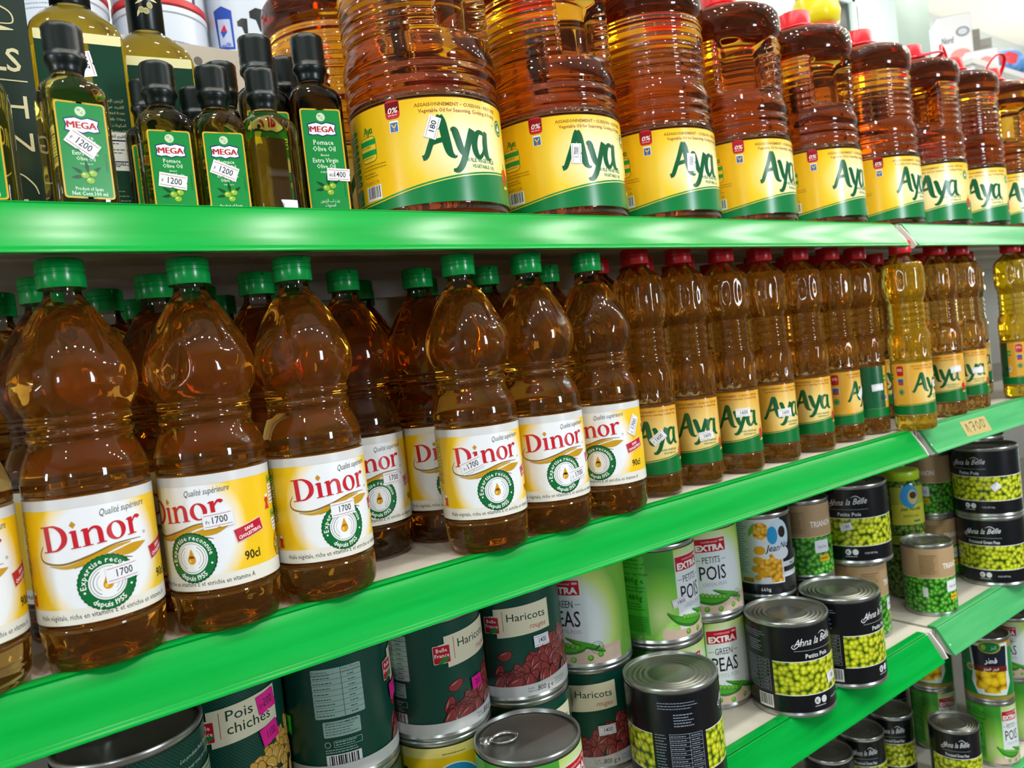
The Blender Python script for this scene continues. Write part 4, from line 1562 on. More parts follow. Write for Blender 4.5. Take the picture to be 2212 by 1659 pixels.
def fn_aya(a, r, z):
    def panels(z0, z1, n, d):
        if z0 < z < z1:
            w = math.cos(n * a)
            e = min(1.0, (z - z0) / .006, (z1 - z) / .006)
            return d * e * max(0.0, min(1.0, (w + .1) * 1.8))
        return 0.0
    r -= panels(.214, .241, 12, .0016) + panels(.110, .141, 14, .0014) + panels(.006, .024, 14, .0011)
    if .2475 < z < .262 or .145 < z < .153:
        r += .0005 * math.cos(30 * a)
    return r


ME_A = {}
for k, om in (('brown', OIL_SHADED), ('gold', OIL_BACKLIT), ('amber', OIL_ORANGE)):
    b = MB()
    b.lathe(crom(PROF_A, 2), om, 84, fn_aya)
    ME_A[k] = b.mesh('filled_body')
b = MB()
b.lathe(crom(NECK_A, 3), CLEAR, 60, fn_aya, close0=False, close1=False)
ME_A['neck'] = b.mesh('neck')
ME_A['cap'] = cap_mesh('cap', CAP_RED, .0160, .2685, .2869, False)
ME_A['label'] = art_aya()


def aya(x, y, turn, label, st=None, oil='brown', group='red-capped oil bottles on the middle shelf', h=1.0):
    t = thing('oil_bottle', label, 'bottle', (x, y, Z2), facing(x, y) + math.radians(turn), group)
    meshobj('filled_body', ME_A[oil], t)
    meshobj('neck', ME_A['neck'], t)
    meshobj('cap', ME_A['cap'], t)
    meshobj('oil_label', ME_A['label'], t)
    if st:
        u, v, rot, txt = st
        meshobj('price_sticker', sticker('white', txt, .0289, u, v, rot, .0262, w=.0185, h=.0105), t)
    return t


# ---- 5 l jugs
PROF_J = [(.050, .0006), (.0680, .0012), (.0740, .006), (.0750, .0135), (.0760, .0150), (.0762, .0155), (.0762, .1125), (.0760, .1135), (.0775, .1155), (.0778, .1185), (.0765, .1215), (.0750, .1240), (.0765, .1270), (.0776, .1300), (.0765, .1335),
          (.0750, .1362), (.0765, .1395), (.0776, .1425), (.0766, .1460), (.0752, .1490), (.0765, .1525), (.0774, .1560), (.0768, .1640), (.0745, .1720), (.0735, .1760)]
zz = .1760
while zz < .2480:
    PROF_J += [(.0735, zz + .002), (.0752, zz + .0055), (.0735, zz + .009)]
    zz += .0105
PROF_J += [(.0735, .2530), (.0765, .2570), (.0778, .2610), (.0780, .2720), (.0774, .2830), (.0745, .2905), (.0660, .2965), (.0520, .3015), (.0360, .3060), (.0245, .3085), (.0215, .3110), (.0210, .3160)]


def fn_jug(a, r, z):
    """two hand-grip recesses with a ribbed handle between them"""
    e = max(0.0, min(1.0, (z - .178) / .010, (.252 - z) / .010))
    if e <= 0:
        return r
    e = e * e * (3 - 2 * e)
    s = 0.0
    for c in (.95, -.95):
        q = abs(((a + PI / 2 - c + PI) % (2 * PI)) - PI)
        s = max(s, max(0.0, min(1.0, (.56 - q) / .10)))
    s = s * s * (3 - 2 * s)
    return r + (.0520 - r) * s * e


ME_J = {}
for k, om in (('brown', OIL_JUG), ('amber', OIL_AMBER)):
    b = MB()
    b.lathe(crom(PROF_J, 2), om, 96, fn_jug)
    ME_J[k] = b.mesh('filled_body')
b = MB()
b.lathe([(.0235, .3090), (.0255, .3095), (.0255, .3130), (.0225, .3140), (.0225, .3165), (.0240, .3170), (.0240, .3350), (.0228, .3370), (.010, .3374)], CAP_RED, 40, lambda a, r, z: r + (.0004 * math.cos(40 * a) if .317 < z < .335 else 0))
ME_J['cap'] = b.mesh('cap')
sharpen(ME_J['cap'], 40)
ME_J['label'] = art_jug()


def strap(tilt):
    """carrying loop hinged on the cap's collar"""
    b = MB()
    pts = []
    for k in range(25):
        t = k / 24
        a = PI * t
        x = -.031 * math.cos(a) * (1 + .25 * math.sin(a))
        h = .058 * math.sin(a) ** .65 if 0 < t < 1 else 0
        pts.append((x, -h * math.sin(tilt), .3120 + h * math.cos(tilt)))
    b.tube(pts, .0034, CAP_RED, 8, .55)
    b.lathe([(.0255, .3100), (.0310, .3102), (.0310, .3138), (.0255, .3140)], CAP_RED, 32, None, close0=False, close1=False)
    return b.mesh('carry_strap')


def jug(x, y, turn, body, label, tilt=None, st=None, oil='brown', group='large red-capped oil jugs on the top shelf', hrot=0.0):
    f = facing(x, y)
    t = thing('oil_jug', label, 'jug', (x, y, Z1), f + math.radians(body), group)
    meshobj('filled_body', ME_J[oil], t)
    meshobj('cap', ME_J['cap'], t)
    lr = math.radians(turn - body)
    meshobj('jug_label', ME_J['label'], t, rot=lr)
    if tilt is not None:
        meshobj('carry_strap', strap(tilt), t, rot=hrot)
    if st:
        u, v, rot, txt = st
        meshobj('price_sticker', sticker('white', txt, .0772, u, v, rot, .0155, seg=96), t, rot=lr)
    return t


# ---- square olive-oil bottles
def sq(a, half, c):
    """rounded-square radius"""
    n = 5.0 if c < 1 else 2.0
    p = 2 + 6 * (1 - c)
    ca, sa = abs(math.cos(a)), abs(math.sin(a))
    return half / ((ca ** p + sa ** p) ** (1 / p))


def olive_bottle_meshes(half, hbody, hshoulder, hneck, htot, rneck, om, capr, sleeve):
    """square body, round shoulder and neck, black sleeve and screw cap"""
    prof = [(half * .75, .0006), (half * .93, .0012), (half, .005), (half, hbody * .5), (half, hbody)]
    n = 8
    for k in range(1, n + 1):
        t = k / n
        prof.append((half - (half - rneck * 1.12) * (1 - math.cos(t * PI / 2)) ** .9, hbody + (hshoulder - hbody) * math.sin(t * PI / 2) ** .8))
    prof += [(rneck, hshoulder + (hneck - hshoulder) * .35), (rneck, hneck)]
    prof = prof[:3] + [(half, .005 + (hbody - .005) * k / 5) for k in range(1, 6)] + prof[5:]

    def f(a, r, z):
        c = 0.0 if z <= hbody else min(1.0, (z - hbody) / (hshoulder - hbody) * 1.3)
        return sq(a, r, .12 + .88 * c)
    b = MB()
    b.lathe(prof, om, 72, f)
    body = b.mesh('filled_body')
    b = MB()
    zc = hneck - (htot - hneck) * .05
    b.lathe([(rneck * 1.05, sleeve), (rneck * 1.10, sleeve + .001), (rneck * 1.12, zc - .006), (rneck * 1.20, zc - .003), (capr * 1.04, zc), (capr * 1.04, zc + .003), (capr, zc + .004)] +
            [(capr * (1 - .02 * (k % 2)), zc + .004 + (htot - zc - .006) * k / 8) for k in range(1, 8)] + [(capr, htot - .002), (capr * .93, htot - .0004), (capr * .8, htot)],
            CAP_BLACK, 40)
    cap = b.mesh('screw_cap')
    sharpen(cap, 50)
    return body, cap


SM = olive_bottle_meshes(.0208, .082, .098, .112, .1365, .0102, OIL_OLIVE, .0136, .102)
TL = olive_bottle_meshes(.0232, .122, .140, .156, .1870, .0114, OIL_DARK, .0153, .144)
BG = olive_bottle_meshes(.0365, .166, .202, .262, .300, .0145, OIL_OLIVE, .0175, .206)
L_SM = art_mega(.0325, .068, .0208, .0085)
L_TL = art_mega(.0375, .104, .0232, .0085)
L_BG = art_bigolive(.0365, .006)


def olive(kind, x, y, turn, label, st=None, stickers=(), group='small square olive-oil bottles on the top shelf', lab=True):
    body, cap = {'s': SM, 't': TL, 'b': BG}[kind]
    dist, z0 = {'s': (.0208, .0085), 't': (.0232, .0085), 'b': (.0365, .006)}[kind]
    t = thing('olive_oil_bottle', label, 'bottle', (x, y, Z1), facing(x, y) + math.radians(turn), group)
    meshobj('filled_body', body, t)
    cp = meshobj('screw_cap', cap, t)
    if lab:
        meshobj('olive_oil_label', {'s': L_SM, 't': L_TL, 'b': L_BG}[kind], t)
    if st:
        u, v, rot, txt = st
        meshobj('price_sticker', sticker('white', txt, None, u, v, rot, z0, dist), t)
    return t


# ---- cans
def can_meshes(R, H):
    b = MB()
    r = R - .0004
    b.lathe([(r * .90, .003), (r * .955, .0030), (r * .97, .0008), (r * 1.0, .0002), (r * 1.012, .0014), (r * 1.012, .0036), (r * .992, .0052), (r * .992, H - .0052), (r * 1.012, H - .0036),
             (r * 1.014, H - .0012), (r * 1.0, H), (r * .972, H - .0002), (r * .962, H - .0030)], TIN, 72, close1=False)
    body = b.mesh('can_body')
    sharpen(body, 60)
    b = MB()
    prof = [(r * .966, H - .0026), (r * .955, H - .0042), (r * .92, H - .0044)]
    for q in (.86, .76, .66, .55):
        prof += [(r * (q + .025), H - .0046), (r * (q + .005), H - .0030), (r * (q - .015), H - .0030), (r * (q - .035), H - .0046)]
    prof += [(r * .45, H - .0042), (r * .40, H - .0036), (r * .05, H - .0036)]
    b.lathe(prof, TIN_LID, 72, close0=False)
    lid = b.mesh('lid')
    return body, lid


CAN_BIG, CAN_SMALL, CAN_MID = can_meshes(.0523, .1205), can_meshes(.0385, .115), can_meshes(.0412, .118)
b = MB()
b.lathe([(.0505, .1162), (.0470, .1164), (.0462, .1172), (.0450, .1164), (.010, .1164)], TIN_LID, 64, close0=False)
LID_PULL = b.mesh('lid')
b = MB()
ringp = [(-.022 + .0125 * math.cos(2 * PI * k / 24) * 1.0, .0100 * math.sin(2 * PI * k / 24), .1192 + .0006 * math.cos(2 * PI * k / 24)) for k in range(25)]
b.tube(ringp, .0017, TIN, 8, .6)
b.tube([(-.036, 0, .1186), (-.046, 0, .1178)], .0042, TIN, 10, .3)
b.tube([(-.0335, 0, .1190), (-.0390, 0, .1186)], .0034, TIN, 10, .35)
PULL = b.mesh('pull_tab')

ART = {'beans': art_belle('beans'), 'chick': art_belle('chick'), 'green': art_extra('green'), 'petits': art_extra('petits'), 'black': art_black(),
       'black_s': art_black(.0385, .102, 'Processed Green Peas'), 'black_p': art_black(.0523, .1075, 'Processed Green Peas'), 'trianon': art_trianon(.0385, .103), 'trianon_m': art_trianon(.0412, .106),
       'corn': art_corn(.0412, .105), 'arabic': art_arabic(.0385, .103), 'yellow': art_yellowtin(.0523, .1075)}


def small_extra(first):
    return art_extra(first)


def can(art, x, y, z, turn, label, group, size='b', pull=None, stk=(), lidrot=0.0):
    body, lid = {'b': CAN_BIG, 's': CAN_SMALL, 'm': CAN_MID}[size]
    R = {'b': .0523, 's': .0385, 'm': .0412}[size]
    t = thing('food_can', label, 'can', (x, y, z), facing(x, y) + math.radians(turn), group)
    meshobj('can_body', body, t)
    me = ART[art]
    lo = meshobj('can_label', me, t)
    if art in ('green', 'petits') and size == 's':
        lo.scale = (.0385 / .0523, .0385 / .0523, .103 / .1075)
    if pull is None:
        meshobj('lid', lid, t)
    else:
        l = meshobj('lid', LID_PULL, t)
        meshobj('pull_tab', PULL, l, rot=pull)
    for kind, txt, u, v, rot, w, h in stk:
        meshobj('price_sticker', sticker(kind, txt, R, u, v, rot, .0065, w=w, h=h, lift=.0018 if art in ('beans', 'chick') else .0008), t)
    return t

# ------------------------------------------------------------------ middle shelf, green caps
dinor(-.0205, .0245, 2, 'amber oil bottle cut off by the picture edge, beside the nearest large bottle')
dinor(.0640, .0235, 0, 'large amber oil bottle nearest the viewer, 1700 sticker across its round green seal', (.0140, .0290, .06, '1700'))
dinor(.1490, .0245, -38, 'amber oil bottle with a deeply dented shoulder and green cap', (.0262, .0500, .05, 'Fr|1700'), dent=True)
dinor(.2310, .0255, 18, 'amber oil bottle with an undented shoulder, 1700 sticker over the top of its seal', (.0056, .0385, .02, '1700'))
dinor(.3930, .0240, 12, 'amber oil bottle with green cap and a tilted sticker over the first red letter', (-.0165, .0500, .36, 'Fr|1700'), oil='amber')
dinor(.4745, .0245, 17, 'amber oil bottle with green cap, creased label and a sticker low on its green seal', (.0200, .0225, .16, '2|1700'))
dinor(.5575, .0260, -20, 'last green-capped oil bottle before the red-capped row, sticker turned almost upright', (.0490, .0590, 1.05, 'F|1700'))
G2 = 'green-capped oil bottles in the second row'
dinor(.3120, .1085, 8, 'green-capped oil bottle standing back in the gap, sticker beside its red word', (.0210, .0420, 0, '1700'), group=G2, oil='brown')
dinor(.3945, .1075, 14, 'green-capped oil bottle standing back in the gap with half its red word hidden', None, group=G2, oil='brown')
for x, lab in ((.0580, 'oil bottle in the shadow directly behind the nearest large oil bottle'), (.1410, 'shaded green-capped oil bottle behind the dented one'), (.2265, 'shaded green-capped oil bottle behind the third bottle of the front row'),
               (.4790, 'shaded green-capped oil bottle just behind the one with the tilted sticker'), (.5660, 'shaded green-capped oil bottle behind the last two green caps')):
    dinor(x, .1070, 5, lab, None, group=G2, oil='brown')
for k in range(8):  # extra row added to keep the back of the shelf dark
    dinor(-.012 + .084 * k, .275, 5, 'dark green-capped oil bottle in the blackness at the very back of the shelf', None, group='last row of oil bottles deep in the shelf', oil='brown')
for k in range(8):
    dinor(.030 + .084 * k, .191, 5, 'dark green-capped oil bottle lost in the shade of the third row', None, group='third row of oil bottles deep in the shelf', oil='brown')

# ------------------------------------------------------------------ middle shelf, red caps
aya(.6480, .0420, 12, 'first red-capped oil bottle, next to the last green cap, with a tilted 1600 sticker', (-.0005, .0420, .62, 'F|1600'), oil='amber')
aya(.7230, .0425, 8, 'second red-capped oil bottle with a red pepper beside its sticker', (.0085, .0330, .10, '1600'), oil='amber')
aya(.8010, .0400, 4, 'third red-capped oil bottle, sticker across the last letters of the green word', (.0062, .0510, .02, '1600'), oil='amber')
aya(.8820, .0410, 26, 'fourth red-capped oil bottle, its label turned so the word is half hidden by a sticker', (.0005, .0400, .05, '1600'), oil='amber')
aya(.9680, .0420, 8, 'fifth red-capped oil bottle, with a clean unstickered green word', None, oil='amber')
aya(1.0560, .0480, 72, 'sixth red-capped oil bottle, turned to show the red 0% tab and the small emblems', (-.0010, .0440, .75, None), oil='amber')
aya(1.1330, .0500, 178, 'seventh red-capped oil bottle, showing its dark green back label with vegetables', (-.0740, .0450, .05, None), oil='amber')
aya(1.1720, -.0010, 52, 'bright yellow oil bottle with red cap standing out over the joint between the shelves', (.0145, .0440, .1, '1600'), oil='gold')
aya(1.3310, .0240, -4, 'amber red-capped oil bottle behind the bright yellow one over the joint', (.0200, .0520, .1, None), oil='amber')
aya(1.4200, .0250, 6, 'amber red-capped oil bottle, second after the bright yellow one at the joint', (.0120, .0420, 0, None), oil='amber')
aya(1.5900, .0090, 86, 'bright yellow red-capped oil bottle standing alone above the paper tag', None, oil='gold')
aya(1.6900, .0200, 30, 'yellow red-capped oil bottle at the far end, cut by the picture edge', None, oil='gold')
GR = 'red-capped oil bottles in the rows behind'
for k, x in enumerate((.655, .735, .815, .895, .975, 1.055, 1.135, 1.225, 1.31, 1.395, 1.48, 1.57, 1.66)):
    aya(x, .116, 20, 'red-capped oil bottle in the second row, only its cap and shoulder showing', None, 'brown', GR)
for k in range(10):
    aya(.70 + .086 * k, .186, 20, 'red-capped oil bottle in the third row, hardly more than its cap showing', None, 'brown', GR + ', farther in')

# ------------------------------------------------------------------ top shelf: jugs
jug(.4130, .0872, 23, 104, 'nearest large oil jug with the whole green brand word and 0% tab in view', None, (-.0245, .0690, 1.2, '180'), 'brown')
jug(.5830, .0872, 32, 100, 'second large oil jug, with an upright 7000 sticker on its first green letter', None, (-.0200, .0560, 1.5, '1 7000'), 'brown')
jug(.7480, .0872, 40, 182, 'third large oil jug, with evenly ringed sides and a sticker in the green word', None, (-.0080, .0560, 1.5, '7000'), 'brown')
jug(.9120, .0872, 50, 78, 'fourth large oil jug, with a hand-grip hollow above its label, red cap out of view')
jug(1.0900, .0872, 51, 99, 'fifth large oil jug, the first whose red cap shows at the top of the picture', 1.35, hrot=2.2)
jug(1.2680, .0872, 56, -104, 'sixth large oil jug, its red strap folded down beside the cap', 1.25, hrot=.2)
jug(1.4370, .0872, 22, -52, 'seventh large oil jug, with a bare red cap against the grey column', 1.45, hrot=3.0)
jug(1.5960, .0872, 30, -112, 'eighth large oil jug, its red strap standing up in an arch', .15, hrot=.25)
jug(1.7600, .0872, 36, 96, 'ninth large oil jug, its red strap raised and leaning over', .55, hrot=-.5)
jug(1.9250, .0872, 20, 0, 'last large oil jug, cut by the picture edge beneath the blue bags', 1.3, hrot=.6)
GJ = 'large oil jugs in the second row'
jug(.3960, .2470, 24, 104, 'dim large oil jug set back behind the dark olive-oil bottles', None, None, 'brown', GJ)
for x, lab in ((.5620, 'large oil jug glimpsed between the first two front jugs'), (.7200, 'large oil jug glimpsed between the second and third front jugs'), (.8850, 'large oil jug behind the fourth front jug'),
               (1.0500, 'large oil jug behind the fifth front jug'), (1.2200, 'large oil jug behind the sixth front jug'), (1.3900, 'large oil jug behind the seventh front jug'), (1.5600, 'large oil jug behind the eighth front jug'), (1.7300, 'large oil jug behind the ninth front jug')):
    jug(x, .2470, 20, 180, lab, None, None, 'brown', GJ)

# ------------------------------------------------------------------ top shelf: olive oil
olive('s', .0280, .0480, -8, 'small olive-oil bottle turned aside at the picture edge, sticker slanting on its label', (.004, .046, -.9, '200'))
olive('s', .0860, .0360, 14, 'small yellow olive-oil bottle nearest the carton, tilted 1200 sticker under the red word', (-.0010, .0385, -.62, 'F|1200'))
olive('s', .1580, .0820, 9, 'small olive-oil bottle with a nearly level 1200 sticker across its label', (-.0010, .0270, -.16, 'F|1200'))
olive('s', .2000, .0760, 10, 'small olive-oil bottle with a 1200 sticker touching the red word', (-.0020, .0360, -.38, 'F|1200'))
o = olive('s', .2400, .0690, 20, 'small olive-oil bottle turned away with no label showing', lab=False)
bl = Art()
bl.rrect(-.0180, 0, .0180, .0735, .002, '#6b5520', 0)
bo = meshobj('back_label', wrap('back_label', bl, None, .0080, .0209), o, rot=PI)
GT = 'tall dark olive-oil bottles'
olive('t', .2560, .1180, 12, 'tall dark olive-oil bottle half hidden by the one without a label', (.0105, .0500, 0, '1400'), group=GT)
olive('t', .2995, .0990, 12, 'tall dark olive-oil bottle beside the dim jug, 1400 sticker over its olives', (.0105, .0430, -.06, 'BD|1400'), group=GT)
GB = 'big olive-oil bottles with dark green labels'
olive('b', .1120, .1580, 4, 'big olive-oil bottle with an upside-down sticker and nutrition table, behind the small yellow one', (.0035, .1400, 1.75, '2750'), group=GB)
o = olive('b', .1790, .1880, 4, 'big olive-oil bottle with golden olives on its black neck sleeve', (.0265, .1180, 1.35, '2750'), group=GB)
a = Art()
for px, py, t, L_ in ((-.004, .010, .5, .010), (.004, .014, .2, .010), (-.006, .000, 1.2, .009), (.007, .012, -.2, .009)):
    c, q = math.cos(t) * L_ / 2, math.sin(t) * L_ / 2
    a.pen([(px - c, py - q, .0004), (px, py, .0024), (px + c, py + q, .0004)], '#d8d0a0', 1, 4)
for px, py in ((-.0035, .002), (.0005, .001), (.0040, .0065)):
    a.ell(px, py, .0026, .0030, '#d8d0a0', 2, n=14)
    a.ell(px, py, .0021, .0025, '#a8a468', 3, n=14)
meshobj('olive_emblem', wrap('olive_emblem', a, .0163, .222, seg=40, lift=.0002), o)
GC = 'small olive-oil bottles behind the front ones'
olive('s', .1570, .1225, 0, 'small olive-oil bottle behind the one with the level sticker, only its black cap showing', group=GC)
olive('s', .1990, .1280, 0, 'small olive-oil bottle whose black cap shows between two stickered bottles', group=GC)
olive('t', .2430, .1870, 0, 'tall olive-oil bottle far behind, black cap against the pale panel', group=GC)
olive('t', .2960, .1560, 0, 'tall olive-oil bottle whose black cap shows between the two dark ones', group=GC)

# dark green oil carton
t = thing('oil_carton', 'dark green carton with cream lettering behind the small bottles', 'carton', (.0140, .165, Z1))
b = MB()
b.box(-.085, -.045, 0, .060, .045, .300, mat('dark_green_board', '#12281e', .35))
me = b.mesh('carton_body', smooth=False)
meshobj('carton_body', me, t)
a = Art()
cr = '#cfc79c'
a.ring(.0, .248, .046, .048, cr, 1, n=40)
a.ring(.0, .248, .034, .0352, cr, 1, n=36)
a.arc_text('squeezed', .0, .248, .0385, .45, .0070, cr, 1)
a.rect(-.060, .196, .054, .2215, cr, 1)
a.rect(-.0585, .1975, .0525, .220, '#12281e', 2)
a.text('ani', .049, .2010, .0190, '#f0ead0', 3, 'r', width=.046, bold=.04)
a.pen([(-.03, .180, .001), (.02, .188, .0016), (.046, .182, .0012), (.050, .172, .001), (.040, .170, .0008)], cr, 1)
a.pen([(-.05, .166, .001), (.0, .166, .003), (.022, .170, .007), (.034, .167, .006), (.050, .166, .0006)], cr, 1)
a.text('OILS', .052, .1330, .0260, cr, 1, 'r', width=.046, bold=.012)
a.rect(-.060, .1250, .055, .1260, cr, 1)
a.text('SPANISH', .053, .0960, .0260, cr, 1, 'r', width=.098)
a.text('VIRGIN', .054, .0700, .0210, cr, 1, 'r', width=.082)
a.pen([(.0, .050, .001), (.025, .046, .0014), (.040, .052, .001), (.050, .044, .0012), (.053, .036, .0008)], cr, 1)
a.lines(.020, .030, .054, 2, .006, cr, 1, .0016, seed=150)
a.text('ﻞﺤﻟﺍ', .053, .010, .010, cr, 1, 'r', res=1)
meshobj('printed_front', wrap('printed_front', a, None, 0, .0452), t)

# ------------------------------------------------------------------ third shelf: cans
GCAN = 'cans on the third shelf'
H1 = .1208
Lk = 'black can of peas'
can('chick', .0720, .0530, Z3, 60, 'lower can under the wide dark-lidded can', GCAN)
can('beans', .0720, .0530, Z3 + H1, -62, 'wide green can with a dark lid seen from above at the bottom edge', GCAN, pull=.6)
can('chick', .1540, .1250, Z3, 0, 'lower can hidden beneath the chickpea can', GCAN)
can('chick', .1560, .1250, Z3 + H1, 17, 'green can of chickpeas with two pink stickers', GCAN, stk=(('pink', 'DP|200', .0220, .0880, .12, .019, .0165), ('pink', '1100', .0225, .0600, .2, .019, .0160)))
can('beans', .2605, .1180, Z3, 0, 'lower can hidden beneath the can showing its nutrition table', GCAN)
can('beans', .2605, .1180, Z3 + H1, 99, 'green bean can turned to its nutrition table, one green sticker', GCAN, stk=(('green', '', -.0905 - .060, .0480, -.05, .021, .0175), ('pink', '', -.0240, .0560, .05, .020, .0150)))
can('yellow', .3660, .1140, Z3, 10, 'yellow can with a blue disc under the bean can with a pink sticker', GCAN)
can('beans', .3660, .1140, Z3 + H1, 44, 'green bean can standing on the yellow can, small pink sticker on its beans', GCAN, stk=(('pink', '20', .0235 - .020, .0400, .05, .014, .0125),))
can('beans', .4730, .1150, Z3, 30, 'green bean can below the one with the white 1400 sticker', GCAN)
can('beans', .4730, .1150, Z3 + H1, 7, 'red kidney bean can with a white 1400 sticker under its script word', GCAN, stk=(('white', '1400', .0205, .0565, .03, .018, .0125),))
can('beans', .5780, .1190, Z3, -7, 'red kidney bean can beneath the white and green pea can', GCAN, stk=(('white', '1400', .0180, .0430, .02, .020, .0115),))
can('green', .5780, .1190, Z3 + H1, -22, 'white and green pea can standing on a red bean can', GCAN)
can('green', .4070, .0180, Z3, 60, 'single lime green can with a ring-pull lid in front of the bean cans', GCAN, pull=-1.0)
can('green', .6820, .0980, Z3, 40, 'pea can mostly hidden under the one with the green weight panel', GCAN)
can('petits', .6820, .0980, Z3 + H1, 57, 'pea can turned to its bright green panel reading 800g and 480g', GCAN, stk=(('white', '1800', -.0235, .0440, .15, .022, .0100),))
can('green', .7845, .1130, Z3, 26, 'lower of the two upright pea cans with a red badge, reading GREEN PEAS', GCAN)
can('petits', .7845, .1130, Z3 + H1, 21, 'upper of the two upright pea cans with a red badge, reading PETITS POIS', GCAN)
can('black', .6030, .0110, Z3, 86, 'black pea can turned to its white nutrition table, ringed lid on show', GCAN)
can('black', .8345, .0215, Z3, 26, 'black pea can at the shelf edge with bar code and small white sticker', GCAN, stk=(('white', '1 800', .0330, .0380, .15, .017, .0135),))
can('black', .9465, .0135, Z3, 50, 'black pea can at the shelf edge just behind the one with the bar code', GCAN)
can('black_s', .8965, .0945, Z3, 120, 'dark can mostly hidden beneath the corn can', GCAN, 's')
can('corn', .8965, .0945, Z3 + .1153, 18, 'white and black can of yellow corn', GCAN, 'm')
can('trianon', 1.0000, .0960, Z3, 60, 'beige-topped can hidden beneath its twin beside the corn can', GCAN, 's')
can('trianon', 1.0000, .0960, Z3 + .1153, 10, 'beige and green pea can between the corn can and a black can', GCAN, 's')
can('trianon_m', 1.1000, .0750, Z3, 52, 'beige and green pea can beneath a black can', GCAN, 'm')
can('black', 1.1000, .0750, Z3 + .1183, -18, 'black pea can raised on a beige one, white sticker on its peas', GCAN, stk=(('white', '1 800', .0060, .0520, .25, .017, .0110),))
can('trianon', 1.2460, .0390, Z3, 28, 'single beige and green pea can standing alone at the shelf edge', GCAN, 's')
can('trianon', 1.4250, .1130, Z3, 20, 'beige and green can beneath its twin behind the stacked black cans', GCAN, 's')
can('trianon', 1.4250, .1130, Z3 + .1153, -48, 'beige and green can upon its twin beside the stacked black cans', GCAN, 's')
can('black_p', 1.4500, .0260, Z3, -26, 'lower of the two stacked black pea cans under the paper tag', GCAN)
can('black', 1.4500, .0260, Z3 + H1, -42, 'upper of the two stacked black pea cans under the paper tag', GCAN, stk=(('white', '', .0520, .0470, .6, .014, .0120),))
can('black', 1.5600, .0900, Z3, 0, 'black can behind the stacked pair, lower one', GCAN)
can('black', 1.5600, .0900, Z3 + H1, 0, 'black can behind the stacked pair, its dark lid just showing', GCAN)

# glass jars of peas
RJ, HJ = .0345, .100
b = MB()
b.lathe([(.026, .0004), (.031, .0008), (.0335, .004), (.0338, .008), (.0338, .082), (.0325, .089), (.0305, .094)], mat('pea_jar_glass', '#5f8030', .12, coat=.6), 56)
JB = b.mesh('jar_body')
JB.uv_layers.new(name='UVMap')
for lp in JB.loops:
    v = JB.vertices[lp.vertex_index].co
    JB.uv_layers['UVMap'].data[lp.index].uv = ((math.atan2(v.y, v.x) + (2 * PI if lp.index % 4 in (1, 2) and math.atan2(v.y, v.x) < -3.10 else 0)) * .034, v.z)
JB.materials[0] = P_JARPEAS
b = MB()
b.lathe([(.0315, .0935), (.0325, .0940), (.0325, .1075), (.0315, .1090), (.025, .1094)], mat('lime_lid', '#a8c81c', .35), 48)
JL = b.mesh('jar_lid')
JA = art_jar(.0342, .072)


def jar(x, y, z, turn, label):
    t = thing('pea_jar', label, 'jar', (x, y, z), facing(x, y) + math.radians(turn), 'glass jars of peas')
    meshobj('jar_body', JB, t)
    meshobj('jar_lid', JL, t)
    meshobj('jar_label', JA, t)


jar(1.2960, .1010, Z3, 120, 'glass jar of peas beneath the one with a blue and yellow label')
jar(1.2960, .1010, Z3 + .1096, 24, 'upper glass jar of peas with a yellow label and blue disc')

# ------------------------------------------------------------------ bottom shelf
G4 = 'cans on the bottom shelf'
tag_ = (('white', '', 0, 0, 0, .01, .01),)
can('black_s', 1.0810, .1470, Z4, 0, 'black can with a bare lid under the rail, nearest of the bottom shelf', G4, 's')
can('black_s', 1.1770, .1470, Z4, -4, 'black can on the bottom shelf, second from the nearest', G4, 's')
can('black_s', 1.2740, .1470, Z4, -8, 'black can on the bottom shelf, third from the nearest', G4, 's')
can('black_s', 1.4080, .2250, Z4, 20, 'black can under another at the back of the bottom shelf', G4, 's')
can('black_s', 1.4080, .2250, Z4 + .1153, 18, 'black can on top of another at the back of the bottom shelf', G4, 's')
can('black_s', 1.2980, .0480, Z4, -10, 'black can alone in front on the bottom shelf, white sticker on its lid', G4, 's')
can('petits', 1.4180, .1400, Z4, 42, 'pea can with a red badge below a yellow-fronted can, near the black cans', G4, 's')
can('arabic', 1.4180, .1400, Z4 + .1153, -14, 'green mushroom can with a red band, partly behind the rail end', G4, 's')
can('petits', 1.4320, .0450, Z4, 52, 'pale green pea can at the front of the bottom shelf under a mushroom can', G4, 's')
can('arabic', 1.4320, .0450, Z4 + .1153, 4, 'green mushroom can with a white-edged picture, on the front pea can', G4, 's')
can('petits', 1.5500, .0480, Z4, 60, 'pea can under another at the picture edge of the bottom shelf', G4, 's')
can('green', 1.5500, .0480, Z4 + .1153, -8, 'pea can with a red badge upon another at the picture edge', G4, 's')

# ------------------------------------------------------------------ milk tins on the other side of the gondola
RT = .0640
RED = mat('red_tin_rim', '#c8282c', .35)


WHITE_TIN = mat('white_tin', '#cdd4dc', .35)


def tin_meshes(h, top):
    b = MB()
    prof = [(RT - .004, .0005), (RT, .001), (RT + .0015, .002), (RT + .0015, .010), (RT - .0004, .0115)]
    body = [(RT - .0006, z) for z in (.0118, h * .5, h - .0118)]
    b.lathe(prof, RED, 64)
    b.lathe([(RT - .0006, .0112), (RT - .0006, h - .0112)], WHITE_TIN, 64, close0=False, close1=False)
    b.lathe([(RT - .0004, h - .0115), (RT + .0015, h - .010), (RT + .0015, h - .002), (RT, h - .001), (RT - .004, h - .0004), (RT - .006, h - .003)], top, 64, close0=False)
    me = b.mesh('tin_body')
    sharpen(me, 40)
    return me


T_S, T_T = tin_meshes(.135, WHITE_TIN), tin_meshes(.200, RED)
MILK = {}


